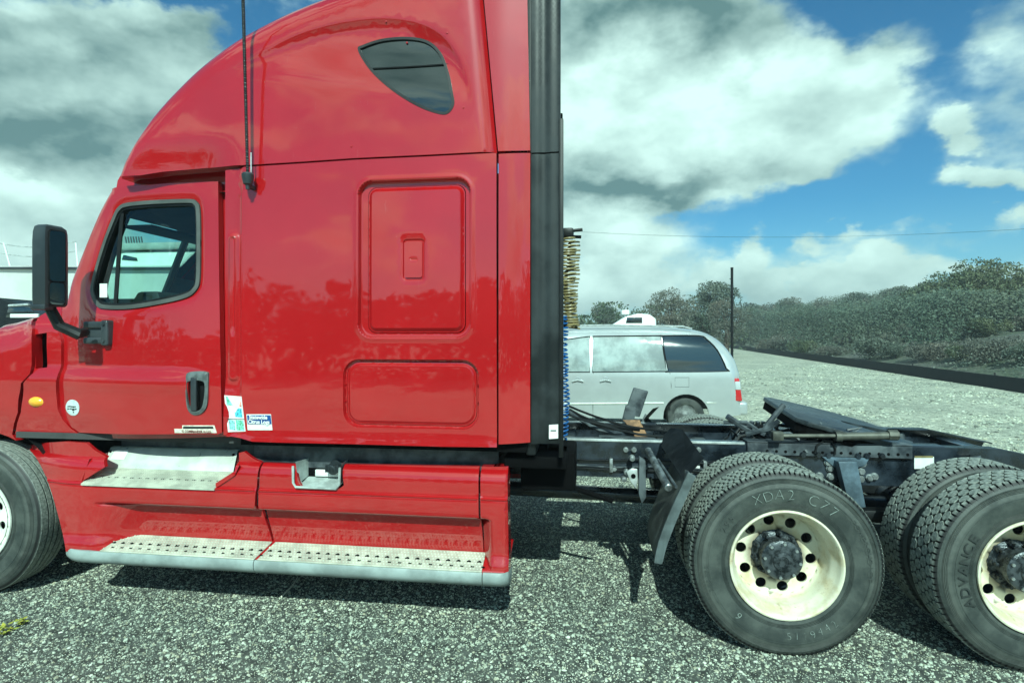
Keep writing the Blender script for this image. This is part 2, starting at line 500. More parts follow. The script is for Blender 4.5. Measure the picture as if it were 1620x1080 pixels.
def tyre_rubber():
    m = bpy.data.materials.new('dusty_tyre'); m.use_nodes = True
    t = m.node_tree; w = NT(t); p = t.nodes['Principled BSDF']; vec = w.n('ShaderNodeTexCoord').outputs['Object']
    sp = w.n('ShaderNodeSeparateXYZ'); t.links.new(vec, sp.inputs[0])
    r = w.m('SQRT', w.m('ADD', w.m('MULTIPLY', sp.outputs[0], sp.outputs[0]), w.m('MULTIPLY', sp.outputs[2], sp.outputs[2])))
    n1 = w.noise(vec, 6, 7, .65).outputs[0]; n2 = w.noise(vec, 60, 4, .65).outputs[0]
    c = w.mix(w.ramp(n1, .36, .66), (.028, .034, .032, 1), (.072, .080, .072, 1))
    tread = w.mix(w.ramp(n2, .35, .65), (.14, .15, .135, 1), (.32, .34, .30, 1))      # dust worn into the block tops
    c = w.mix(w.ramp(r, .511, .5155), c, tread)
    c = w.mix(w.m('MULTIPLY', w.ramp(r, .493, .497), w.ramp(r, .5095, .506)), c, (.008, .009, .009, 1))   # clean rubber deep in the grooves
    ring = w.m('MULTIPLY', w.ramp(r, .430, .440), w.ramp(r, .482, .470))
    c = w.mix(w.m('MULTIPLY', ring, w.ramp(n1, .3, .6, .1, .6)), c, (.105, .112, .100, 1))
    t.links.new(c, p.inputs['Base Color']); p.inputs['Roughness'].default_value = .6
    b = w.n('ShaderNodeBump'); b.inputs['Distance'].default_value = .0012; t.links.new(n2, b.inputs['Height'])
    rib = w.m('MULTIPLY', w.m('SINE', w.m('MULTIPLY', r, 950.0)), w.m('ADD', w.m('MULTIPLY', w.ramp(r, .452, .456), w.ramp(r, .482, .478)), w.m('MULTIPLY', w.ramp(r, .325, .330), w.ramp(r, .352, .347))))
    b2 = w.n('ShaderNodeBump'); b2.inputs['Distance'].default_value = .0022; t.links.new(rib, b2.inputs['Height']); t.links.new(b.outputs[0], b2.inputs['Normal'])
    t.links.new(b2.outputs[0], p.inputs['Normal'])
    return m
M['rubber'] = tyre_rubber()
M['rubber_side'] = mat('tyre_sidewall', (.026, .031, .031), .50, var=.5, vscale=4, var2=(.062, .068, .062), bump=.0010, bscale=90, rvar=.1)
M['cream'] = mat('cream_wheel_paint', (.72, .68, .50), .38, coat=.3, var=.2, vscale=7, var2=(.60, .52, .34), bump=.0008, bscale=60, rvar=.12)
M['whitewheel'] = mat('white_wheel_paint', (.74, .74, .66), .35, coat=.3, var=.15, vscale=8, bump=.0006, bscale=60)
M['hub'] = mat('greasy_hub', (.018, .022, .026), .33, metal=.4, var=.9, vscale=30, var2=(.085, .095, .105), bump=.004, bscale=40, rvar=.12)
M['rust'] = mat('rusty_steel', (.26, .15, .075), .7, var=.4, vscale=14, bump=.001, bscale=60)
M['bracket'] = mat('bracket_rubber', (.010, .011, .012), .55, spec=.3, var=.5, vscale=9, bump=.002, bscale=25)
M['mud'] = mat('muddy_rubber', (.022, .024, .024), .55, var=.6, vscale=6, var2=(.12, .125, .11), bump=.003, bscale=18, rvar=.1)
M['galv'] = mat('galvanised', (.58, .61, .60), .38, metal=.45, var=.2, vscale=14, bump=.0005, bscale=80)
M['chalk'] = mat('chalk', (.17, .19, .175), .9, var=.3, vscale=45, var2=(.36, .41, .38))
M['white'] = mat('white_sticker', (.78, .79, .76), .4, var=.06, vscale=20)
M['amber'] = mat('amber_lens', (.85, .42, .03), .18, coat=.6)
M['hose_y'] = mat('ochre_hose', (.24, .20, .09), .4, var=.2, vscale=20)
M['hose_b'] = mat('blue_hose', (.02, .085, .27), .35, var=.2, vscale=20)
M['liner'] = mat('cab_liner', (.045, .047, .047), .85, var=.15, vscale=5)
M['dash'] = mat('dash_plastic', (.020, .022, .022), .6, var=.2, vscale=8)

def glass(name, tint, refl=1.0, rough=0.0):
    m = bpy.data.materials.new(name); m.use_nodes = True
    t = m.node_tree; t.nodes.clear(); w = NT(t)
    tr = w.n('ShaderNodeBsdfTransparent'); tr.inputs[0].default_value = (*tint, 1)
    gl = w.n('ShaderNodeBsdfGlossy'); gl.inputs['Roughness'].default_value = rough
    fr = w.n('ShaderNodeFresnel'); fr.inputs[0].default_value = 1.5
    mx = w.n('ShaderNodeMixShader'); t.links.new(w.m('MULTIPLY', fr.outputs[0], refl), mx.inputs[0])
    t.links.new(tr.outputs[0], mx.inputs[1]); t.links.new(gl.outputs[0], mx.inputs[2])
    o = w.n('ShaderNodeOutputMaterial'); t.links.new(mx.outputs[0], o.inputs[0])
    return m
M['glass'] = glass('cab_glass', (.72, .90, .84))
M['tint'] = glass('tinted_glass', (.10, .13, .14), 1.8)
M['mirror'] = mat('mirror_glass', (.62, .66, .66), .02, metal=1.)
M['darkglass'] = mat('dark_window', (.012, .016, .017), .05, coat=1.0, spec=.9)

# ================================================================== SETTING
def gravel_mat(stones=False):
    m = bpy.data.materials.new('gravel_stone' if stones else 'gravel'); m.use_nodes = True
    t = m.node_tree; w = NT(t); p = t.nodes['Principled BSDF']; p.inputs['Roughness'].default_value = .85
    p.inputs['Specular IOR Level'].default_value = .25
    geo = w.n('ShaderNodeNewGeometry').outputs['Position']
    big = w.noise(geo, .55, 7, .72).outputs[0]
    if stones:
        oi = w.n('ShaderNodeObjectInfo').outputs['Random']
        ramp = w.n('ShaderNodeValToRGB'); t.links.new(oi, ramp.inputs[0])
        e = ramp.color_ramp.elements; e[0].position = 0; e[0].color = (.035, .038, .034, 1); e[1].position = 1; e[1].color = (.88, .90, .82, 1)
        for q, c in ((.22, (.08, .09, .076)), (.42, (.32, .35, .30)), (.68, (.66, .71, .61)), (.90, (.42, .40, .29))):
            x = e.new(q); x.color = (*c, 1)
        c = ramp.outputs[0]
        n = w.noise(geo, 90, 3, .6).outputs[0]
        c = w.mix(.28, c, w.mix(w.ramp(n, .3, .7), (.06, .062, .055, 1), (.55, .56, .50, 1)))
    else:
        vo = w.n('ShaderNodeTexVoronoi'); t.links.new(geo, vo.inputs['Vector']); vo.inputs['Scale'].default_value = 42
        vc = w.n('ShaderNodeSeparateColor'); t.links.new(vo.outputs['Color'], vc.inputs[0])
        ramp = w.n('ShaderNodeValToRGB'); t.links.new(vc.outputs[0], ramp.inputs[0])
        e = ramp.color_ramp.elements; e[0].color = (.08, .085, .07, 1); e[1].color = (.66, .66, .57, 1)
        x = e.new(.5); x.color = (.33, .335, .29, 1)
        n2 = w.noise(geo, 5, 8, .8).outputs[0]
        c = w.mix(.55, ramp.outputs[0], w.mix(w.ramp(n2, .38, .62), (.21, .215, .185, 1), (.68, .69, .59, 1)))
        bm = w.n('ShaderNodeBump'); bm.inputs['Distance'].default_value = .018; bm.inputs['Strength'].default_value = 1
        t.links.new(vo.outputs['Distance'], bm.inputs['Height']); bm.invert = True
        t.links.new(bm.outputs[0], p.inputs['Normal'])
    tint = w.mix(w.ramp(big, .35, .65), (.78, .80, .76, 1), (1.15, 1.15, 1.07, 1))
    c = w.mix(1.0, c, tint, 'MULTIPLY')
    t.links.new(c, p.inputs['Base Color'])
    return m
HAZE = .0017
M['gravel'] = gravel_mat(); M['shaded_grit'] = mat('gap_shade_grit', (.068, .074, .064), .95, var=.5, vscale=14, bump=.004, bscale=120); M['stone'] = gravel_mat(True)  # grit coloured dark for the shade in the gaps between stones

def gheight(x, y):
    return .020*(noise.noise(Vector((x*.55, y*.55, 3)))+.5*noise.noise(Vector((x*1.7, y*1.7, 8))))-.012
def bank(x, y):
    """height of the land beyond the edge of the lot"""
    # lot edge: from A (near, right) to B (far)
    d = (x-EA[0])*EN[0]+(y-EA[1])*EN[1]
    if d <= 0: return 0
    h = 11.0*sst(0, 95, d)+1.3*sst(0, 9, d)
    h += (1.1*noise.noise(Vector((x*.05, y*.05, 1)))+.35*noise.noise(Vector((x*.2, y*.2, 5))))*sst(0, 12, d)
    al = (x-EA[0])*-EN[1]+(y-EA[1])*EN[0]
    return h*(1.0-.45*sst(10, 120, al))
def GP(u, v):                      # ground point under a pixel
    d = H*F/(v-VH); a = (u-CX)/F
    return (d*(a*CT-ST), d*(CT+a*ST)-ZP)
EA = GP(1620, 622); EB = GP(1172, 553)
_d = Vector((EB[0]-EA[0], EB[1]-EA[1])).normalized(); EN = (_d.y, -_d.x)
# one sheet of ground, fine near the camera and reaching the horizon
def axis(c, near, fine, far):
    out = [c]; x, s = 0, fine
    while x < far:
        x += s; out += [c+x, c-x]
        if x > near: s *= 1.22
    return sorted(out)
xs = axis(0, 9, .12, 480); ys = axis(1.5, 6, .12, 480)
V = []; 
for y in ys:
    for x in xs:
        near = max(0, 1-max(abs(x)-7, abs(y-1)-5, 0)/3)
        V.append((x, y, gheight(x, y)*near+0*bank(x, y)))
nx = len(xs)
Fc = [(j*nx+i, j*nx+i+1, (j+1)*nx+i+1, (j+1)*nx+i) for j in range(len(ys)-1) for i in range(nx-1)]
ground = tag(mk('gravel_lot', V, Fc, M['gravel'], None, 60), 'grey gravel lot', kind='structure')
# loose stones, as instances on a patch sheet around the truck
def stones(outline, cell, dens, rad, lift, base, label):
    lo, hi = np.array(outline).min(0), np.array(outline).max(0)
    gx = np.arange(lo[0]-.1, hi[0]+.2, cell); gy = np.arange(lo[1]-.1, hi[1]+.2, cell); vs = []; idx = {}
    for j, y in enumerate(gy):
        for i, x in enumerate(gx):
            idx[i, j] = len(vs); vs.append((x, y, gheight(x, y)+lift))
    cen = np.array([(gx[i]+cell/2, gy[j]+cell/2) for j in range(len(gy)-1) for i in range(len(gx)-1)])
    k = inside(cen, outline); fs = []; n = 0
    for j in range(len(gy)-1):
        for i in range(len(gx)-1):
            if k[n]: fs.append((idx[i, j], idx[i+1, j], idx[i+1, j+1], idx[i, j+1]))
            n += 1
    o = mk('loose_gravel', vs, fs, M['stone'])
    ng = bpy.data.node_groups.new('stones', 'GeometryNodeTree')
    ng.interface.new_socket('Geometry', in_out='INPUT', socket_type='NodeSocketGeometry')
    ng.interface.new_socket('Geometry', in_out='OUTPUT', socket_type='NodeSocketGeometry')
    N = ng.nodes; L = ng.links.new
    gi, go = N.new('NodeGroupInput'), N.new('NodeGroupOutput')
    di = N.new('GeometryNodeDistributePointsOnFaces'); di.inputs['Density'].default_value = dens
    ico = N.new('GeometryNodeMeshIcoSphere'); ico.inputs['Radius'].default_value = rad; ico.inputs['Subdivisions'].default_value = 1
    ss = N.new('GeometryNodeSetShadeSmooth'); ss.inputs['Shade Smooth'].default_value = False
    sm_ = N.new('GeometryNodeSetMaterial'); sm_.inputs['Material'].default_value = M['stone']
    ins = N.new('GeometryNodeInstanceOnPoints')
    rs = N.new('FunctionNodeRandomValue'); rs.data_type = 'FLOAT_VECTOR'; rs.inputs['Min'].default_value = (.4, .4, .3); rs.inputs['Max'].default_value = (1.25, 1.0, .8)
    r2 = N.new('FunctionNodeRandomValue'); r2.data_type = 'FLOAT'; r2.inputs[2].default_value = 0; r2.inputs[3].default_value = 1; r2.inputs['Seed'].default_value = 5
    pw = N.new('ShaderNodeMath'); pw.operation = 'POWER'; pw.inputs[1].default_value = 6.0
    ma = N.new('ShaderNodeMath'); ma.operation = 'MULTIPLY_ADD'; ma.inputs[1].default_value = 1.3; ma.inputs[2].default_value = .55
    vm = N.new('ShaderNodeVectorMath'); vm.operation = 'SCALE'
    rr = N.new('FunctionNodeRandomValue'); rr.data_type = 'FLOAT_VECTOR'; rr.inputs['Min'].default_value = (-.5, -.5, 0); rr.inputs['Max'].default_value = (.5, .5, 6.28); rr.inputs['Seed'].default_value = 9
    L(gi.outputs[0], di.inputs['Mesh']); L(di.outputs['Points'], ins.inputs['Points']); L(ico.outputs['Mesh'], ss.inputs['Geometry']); L(ss.outputs[0], sm_.inputs['Geometry'])
    L(sm_.outputs[0], ins.inputs['Instance']); L(r2.outputs[1], pw.inputs[0]); L(pw.outputs[0], ma.inputs[0]); L(rs.outputs[0], vm.inputs[0]); L(ma.outputs[0], vm.inputs['Scale'])
    L(vm.outputs[0], ins.inputs['Scale']); L(rr.outputs[0], ins.inputs['Rotation'])
    jn = N.new('GeometryNodeJoinGeometry'); bs = N.new('GeometryNodeSetMaterial'); bs.inputs['Material'].default_value = M['shaded_grit']
    L(gi.outputs[0], bs.inputs['Geometry']); L(ins.outputs[0], jn.inputs[0]); 
    if base: L(bs.outputs[0], jn.inputs[0])
    L(jn.outputs[0], go.inputs[0])
    md = o.modifiers.new('stones', 'NODES'); md.node_group = ng
    return tag(o, label, kind='stuff')
stones([(-4.9, -.95), (4.4, -1.35), (6.5, 1.6), (6.5, 5.0), (-2, 5.0), (-7, 3.2), (-7.5, -.2)], .25, 6600, .0084, .010, True, 'loose grey and pale stones around the truck')
stones([(-1.5, 5.05), (5.5, 5.05), (6.55, 3.0), (10.5, 4.0), (23, 17), (22, 36), (12, 34), (1.5, 14)], .5, 260, .030, .0, False, 'loose pale stones on the open lot behind the truck')
# land beyond the lot: a scrubby slope
us = np.concatenate([np.linspace(0, 12, 16), np.linspace(14, 60, 24), np.linspace(65, 220, 22)])
ts = np.concatenate([np.linspace(-45, 120, 84), np.linspace(126, 420, 30)])
V = []
for t in ts:
    for d in us:
        x = EA[0]+_d.x*t+EN[0]*(d+.35); y = EA[1]+_d.y*t+EN[1]*(d+.35)
        V.append((x, y, bank(x, y)-(.08 if d == 0 else 0)))
n = len(us)
Fc = [(j*n+i, (j+1)*n+i, (j+1)*n+i+1, j*n+i+1) for j in range(len(ts)-1) for i in range(n-1)]
def slope_mat():
    m = bpy.data.materials.new('scrub_slope'); m.use_nodes = True
    t = m.node_tree; w = NT(t); p = t.nodes['Principled BSDF']; p.inputs['Roughness'].default_value = .95
    geo = w.n('ShaderNodeNewGeometry').outputs['Position']
    a = w.noise(geo, .22, 8, .65).outputs[0]; b_ = w.noise(geo, 2.2, 6, .7).outputs[0]
    c = w.mix(w.ramp(a, .4, .62), (.095, .102, .085, 1), (.080, .105, .060, 1))
    c = w.mix(w.ramp(b_, .45, .7), c, (.15, .145, .12, 1))
    c = w.mix(w.ramp(b_, .45, .30), c, (.055, .065, .052, 1))
    t.links.new(c, p.inputs['Base Color'])
    bm = w.n('ShaderNodeBump'); bm.inputs['Distance'].default_value = .25; t.links.new(b_, bm.inputs['Height']); t.links.new(bm.outputs[0], p.inputs['Normal'])
    return m
M['slope'] = slope_mat()
slope = tag(mk('scrub_hillside', V, Fc, M['slope'], None, 70), 'brushy hillside', kind='structure')
# dark low barrier along the edge of the gravel
bb = MB(); fab = mat('black_fabric', (.005, .0055, .006), .8, var=.3, vscale=4, bump=.01, bscale=3)
pts = []
for i in range(60):
    t = -14+i*2.0; o = .10*noise.noise(Vector((t*.25, 0, 0)))
    pts.append((EA[0]+_d.x*t+EN[0]*o, EA[1]+_d.y*t+EN[1]*o, .44+.05*noise.noise(Vector((t*.6, 3, 0)))))
vs = []; fs = []
for x, y, h in pts:
    vs += [(x, y, -.05), (x+EN[0]*.05, y+EN[1]*.05, h*.6), (x+EN[0]*.10, y+EN[1]*.10, h), (x+EN[0]*.14, y+EN[1]*.14, h), (x+EN[0]*.16, y+EN[1]*.16, -.05)]
for i in range(len(pts)-1):
    for k in range(4): fs.append((i*5+k, (i+1)*5+k, (i+1)*5+k+1, i*5+k+1))
barrier = tag(empty('silt_barrier', (EA[0], EA[1], 0)), 'low black barrier running along the far edge of the gravel', 'barrier')
mk('fabric', vs, fs, fab, barrier, 60)
for i in range(2, 58, 3):
    x, y, h = pts[i]
    MB().box(x+EN[0]*.2-.02, x+EN[0]*.2+.02, y+EN[1]*.2-.02, y+EN[1]*.2+.02, -.1, h+.08, .004).build('stake', fab, barrier)

# ---- hazy air over the whole place
hz = MB(); hz.box(-760, 760, -760, 760, -2.0, 24.0)
hm = bpy.data.materials.new('hazy_air'); hm.use_nodes = True; hm.node_tree.nodes.clear()
_o = hm.node_tree.nodes.new('ShaderNodeOutputMaterial'); _v = hm.node_tree.nodes.new('ShaderNodeVolumePrincipled')
_v.inputs['Color'].default_value = (.92, .97, .99, 1); _v.inputs['Density'].default_value = HAZE; _v.inputs['Anisotropy'].default_value = .2
hm.node_tree.links.new(_v.outputs[0], _o.inputs['Volume'])
tag(hz.build('haze', hm), 'thin pale haze', kind='stuff')
# ---- vegetation
def leaf_mat(name, c1, c2):
    m = bpy.data.materials.new(name); m.use_nodes = True
    t = m.node_tree; w = NT(t); p = t.nodes['Principled BSDF']; p.inputs['Roughness'].default_value = .6
    geo = w.n('ShaderNodeNewGeometry').outputs['Position']
    oi = w.n('ShaderNodeObjectInfo').outputs['Random']
    a = w.noise(geo, 1.6, 4, .6).outputs[0]
    c = w.mix(w.ramp(w.m('ADD', a, w.m('MULTIPLY_ADD', oi, .24, -.12)), .35, .65), (*c1, 1), (*c2, 1))
    kinds = w.noise(geo, .17, 3, .55).outputs[0]            # stands of different species
    c = w.mix(w.ramp(kinds, .50, .64, 0, .8), c, (c2[0]*1.08, c2[1]*.92, c2[2]*.86, 1))
    c = w.mix(w.ramp(kinds, .46, .34, 0, .8), c, (c1[0]*.62, c1[1]*.74, c1[2]*.62, 1))
    t.links.new(c, p.inputs['Base Color'])
    return m
M['leaf_green'] = leaf_mat('leaves_green', (.046, .066, .034), (.095, .120, .058))
M['leaf_wood'] = leaf_mat('leaves_wood', (.042, .066, .046), (.082, .110, .076))
M['leaf_grey'] = leaf_mat('leaves_dull', (.060, .078, .058), (.105, .125, .095))
M['leaf_brown'] = leaf_mat('twigs_brown', (.072, .076, .060), (.120, .124, .098))
M['bark'] = mat('bark', (.09, .075, .06), .9, var=.35, vscale=6, bump=.02, bscale=12)
def crown_mesh(name, blobs, n, leaf, seed, m):
    q = random.Random(seed); V = []; Fs = []
    vol = [b[3]*b[4]*b[5] for b in blobs]
    for _ in range(n):
        bx_ = q.choices(blobs, vol)[0]
        while True:
            d = Vector((q.uniform(-1, 1), q.uniform(-1, 1), q.uniform(-1, 1)))
            if .35 < d.length < 1: break
        d *= d.length**-.45
        jit = 1+.22*noise.noise(d*2.3+Vector((seed, bx_[0], bx_[2])))
        c = Vector((bx_[0]+d.x*bx_[3]*jit, bx_[1]+d.y*bx_[4]*jit, bx_[2]+d.z*bx_[5]*jit))
        if noise.noise(c*1.4+Vector((seed*3, 0, 0))) < -.22: continue
        s = leaf*q.uniform(.6, 1.35)
        a = Vector((q.gauss(0, 1), q.gauss(0, 1), q.gauss(0, .7))).normalized(); e = a.orthogonal().normalized()
        e = (Matrix.Rotation(q.random()*6.28, 3, a) @ e); f = a.cross(e)
        i = len(V); V += [c-e*s, c+f*s*.45, c+e*s, c-f*s*.45]; Fs.append((i, i+1, i+2, i+3))
    me = bpy.data.meshes.new(name); me.from_pydata(V, [], Fs); me.update(); me.materials.append(m)
    return me
def trunk_mesh(name, h, r, blobs, seed):
    q = random.Random(seed); b = MB()
    b.tube([(0, 0, -.3), (.05*h*q.uniform(-.3, .3), 0, h*.35), (.06*h*q.uniform(-.5, .5), .03*h, h*.7)], [r*1.25, r, r*.55], 8)
    for bl in blobs:
        b.tube([(0, 0, h*q.uniform(.2, .45)), (bl[0]*.5, bl[1]*.5, bl[2]*.72), (bl[0], bl[1], bl[2])], [r*.5, r*.32, r*.1], 6)
    bmesh.ops.recalc_face_normals(b.bm, faces=b.bm.faces)
    me = bpy.data.meshes.new(name); b.bm.to_mesh(me); b.bm.free(); finish(me, 60); me.materials.append(M['bark'])
    return me
def mk_blobs(h, w, n, seed):
    q = random.Random(seed); out = []
    for i in range(n):
        a = q.random()*6.28; r = w*q.uniform(.15, .62)*.5; z = h*q.uniform(.42, .84)
        s = w*q.uniform(.20, .34)
        out.append((r*math.cos(a), r*math.sin(a), z, s, s, s*q.uniform(.65, .9)))
    out.append((0, 0, h*.86, w*.22, w*.22, h*.14))
    return out
PLANT = {}
for key, h, w_, nb, n, leaf, m in (('oak', 7.0, 6.5, 11, 26000, .095, 'leaf_green'), ('round', 5.0, 4.2, 8, 15000, .085, 'leaf_green'), ('dull', 5.5, 4.5, 9, 12000, .085, 'leaf_grey'), ('bare', 5.0, 4.0, 8, 7000, .07, 'leaf_brown')):
    bl = mk_blobs(h, w_, nb, hash_ := sum(map(ord, key)))
    PLANT[key] = (crown_mesh('crown', bl, n, leaf, hash_, M[m]), trunk_mesh('trunk', h*.8, .035*h, bl, hash_))
for key, w_, h, n, m in (('bush', 1.9, 1.5, 6500, 'leaf_grey'), ('bush_green', 1.7, 1.3, 6000, 'leaf_green'), ('brush', 2.4, 1.2, 6000, 'leaf_brown')):
    q = random.Random(len(key)); bl = [(q.uniform(-.5, .5)*w_*.6, q.uniform(-.5, .5)*w_*.6, h*q.uniform(.3, .6), w_*.30, w_*.30, h*.34) for _ in range(6)]
    PLANT[key] = (crown_mesh('foliage', bl, n, .048, len(key)*7, M[m]), trunk_mesh('stem', h*.6, .03, bl, len(key)))
def plant(kind, name, x, y, z, s, rz, label, cat, group=None, sz=1.0):
    o = tag(empty(name, (x, y, z), rz), label, cat, group); o.scale = (s, s, s*sz)
    for me, nm in zip(PLANT[kind], ('crown', 'trunk') if cat == 'tree' else ('foliage', 'stem')):
        c = bpy.data.objects.new(nm, me); COL.objects.link(c); c.parent = o
    return o
def hill_xy(u, dist):
    a = (u-CX)/F
    return dist*(a*CT-ST), dist*(CT+a*ST)-ZP
def at_px(u, dist):
    x, y = hill_xy(u, dist); return x, y, bank(x, y)
def top_scale(u, v, dist, hgt):
    x, y, z = at_px(u, dist)
    return (H+(VH-v)*dist/F-z)/(hgt*.76)
trees = [  # kind, u, v of the crown's top, depth, label
    ('oak', 1540, 408, 44, 'tallest dark green tree with domed crown on the slope'),
    ('oak', 1640, 418, 42, 'broad green tree cut off by the right edge of the photo'),
    ('round', 1470, 446, 52, 'dark rounded tree just left of the tallest domed tree'),
    ('round', 1590, 455, 48, 'small green tree between the domed tree and the tree at the right edge'),
    ('dull', 1420, 452, 66, 'dull grey green tree left of the dark rounded tree'),
    ('dull', 1345, 462, 74, 'pale dull tree in the middle of the skyline'),
    ('bare', 1300, 470, 70, 'thin brown tree left of the middle of the skyline'),
    ('dull', 1255, 470, 88, 'hazy grey tree right of the brown trees by the pole'),
    ('bare', 1215, 478, 84, 'sparse brown tree second right of the dark pole'),
    ('dull', 1180, 478, 95, 'low grey tree directly right of the dark pole'),
    ('bare', 1385, 466, 58, 'brown leafless tree in front of the pale skyline trees'),
]
for i, (k, u, v, d, lab) in enumerate(trees):
    hgt = {'oak': 7.0, 'round': 5.0, 'dull': 5.5, 'bare': 5.0}[k]
    x, y, z = at_px(u, d); s = max(.35, top_scale(u, v, d, hgt))
    plant(k, 'hillside_tree', x, y, z-.24*s*hgt, s, i*1.7, lab, 'tree', 'trees on the hillside')
trees2 = [('bare', 1062, 452, 46, 'brown twiggy tree showing above the middle of the silver minivan'), ('dull', 1122, 442, 50, 'taller grey tree above the rear of the silver minivan'),
          ('dull', 958, 478, 60, 'grey tree above the front doors of the silver minivan'), ('bare', 1150, 468, 44, 'small brown tree just left of the dark pole')]
for i, (k, u, v, d, lab) in enumerate(trees2):
    hgt = {'dull': 5.5, 'bare': 5.0}[k]; x, y = hill_xy(u, d); s = (H+(VH-v)*d/F)/hgt
    plant(k, 'background_tree', x, y, -.1, s, i*2.1+.5, lab, 'tree', 'trees behind the minivan')
def wood_slope():
    q = random.Random(31); V = []; Fs = []
    prof = [(1150, 492), (1200, 486), (1260, 480), (1330, 470), (1400, 460), (1450, 452), (1500, 440), (1570, 446), (1680, 440)]
    for d in (34, 44, 54, 64, 76, 88):
        u = 1172.0
        while u < 1690:
            u += q.uniform(2.2, 4.6)*52/d
            for (ua, va), (ub, vb) in zip(prof[:-1], prof[1:]):
                if ua <= u < ub: vt = va+(vb-va)*(u-ua)/(ub-ua)
            a = (u-CX)/F; dx, dy = a*CT-ST, CT+a*ST
            de = (EA[0]*EN[0]+(EA[1]+ZP)*EN[1])/(dx*EN[0]+dy*EN[1])
            if d < de+9: continue
            x, y, z0 = at_px(u, d)
            vt += (88-d)*.34+9*noise.noise(Vector((u*.035, d, 2)))+q.uniform(-4, 4)
            zt = H+(VH-vt)*d/F
            if zt < z0+.8: continue
            hh = min(zt-z0, 4.5); wd = .55+hh*.16
            for _ in range(int(80+44*hh)):
                r = q.random()
                c = Vector((x+q.gauss(0, .55)*wd*(1.15-r*.7), y+q.gauss(0, .55)*wd, zt-hh*(1-r)**1.0)); s = q.uniform(.05, .125)
                e = Vector((q.gauss(0, 1), q.gauss(0, 1), q.gauss(0, 1))).normalized(); f = e.orthogonal().normalized()
                k = len(V); V.extend([c-e*s, c+f*s*.55, c+e*s, c-f*s*.55]); Fs.append((k, k+1, k+2, k+3))
    o = mk('hillside_wood', V, Fs, M['leaf_wood'], None, 60, False)
    tag(o, 'continuous dark green grey wood covering the hillside', kind='stuff')
wood_slope()
q = random.Random(17)
spots = []
for i in range(30):
    u = 1172+i*16.6+q.uniform(-5, 5); row = (0, 2, 1)[i % 3]
    a = (u-CX)/F; dx, dy = a*CT-ST, CT+a*ST
    de = ((EA[0])*EN[0]+(EA[1]+ZP)*EN[1])/(dx*EN[0]+dy*EN[1])      # distance of the lot's edge in this direction
    d = de*1.08+(4, 13, 24)[row]*q.uniform(.8, 1.25)
    spots.append((row, u, d, ('bush', 'brush', 'bush_green', 'brush', 'bush')[(i*7+row) % 5]))
ORD = ['first', 'second', 'third', 'fourth', 'fifth', 'sixth', 'seventh', 'eighth', 'ninth', 'tenth']
cnt = [0, 0, 0]
for row, u, d, k in spots:
    x, y, z = at_px(u, d)
    lab = {'bush': 'dull grey green bush', 'brush': 'brown brush clump', 'bush_green': 'bright green bush'}[k]+', '+ORD[cnt[row]]+' from the dark pole '+('nearest the black barrier', 'halfway up the slope', 'high up below the trees')[row]
    cnt[row] += 1
    plant(k, 'hillside_bush', x, y, z-.05, q.uniform(.7, 1.25)*(.7+d/80), q.random()*6.28, lab, 'bush', 'bushes on the slope beyond the lot', q.uniform(.7, 1.0))
# low scrub covering the slope between them
def scrub():
    q = random.Random(23); V = []; Fs = []
    for _ in range(2600):
        t = q.uniform(-12, 1)*1.0+q.random()**1.5*110; dd = 2.4+q.random()**1.7*70
        x = EA[0]+_d.x*t+EN[0]*dd; y = EA[1]+_d.y*t+EN[1]*dd; z = bank(x, y)
        if noise.noise(Vector((x*.12, y*.12, 4))) < -.12: continue
        hh = q.uniform(.25, .8)*(1+dd/60); s0 = .045*(1+dd/26+t/60)
        for _k in range(46):
            c = Vector((x+q.gauss(0, .5)*(1+dd/50), y+q.gauss(0, .5)*(1+dd/50), z+hh*q.random()**1.3)); s = s0*q.uniform(.6, 1.4)
            e = Vector((q.gauss(0, 1), q.gauss(0, 1), q.gauss(0, 1))).normalized(); f = e.orthogonal().normalized()
            k = len(V); V.extend([c-e*s, c+f*s*.5, c+e*s, c-f*s*.5]); Fs.append((k, k+1, k+2, k+3))
    o = mk('scrub', V, Fs, M['leaf_grey'], None, 60, False)
    tag(o, 'low grey green scrub covering the hillside', kind='stuff')
scrub()
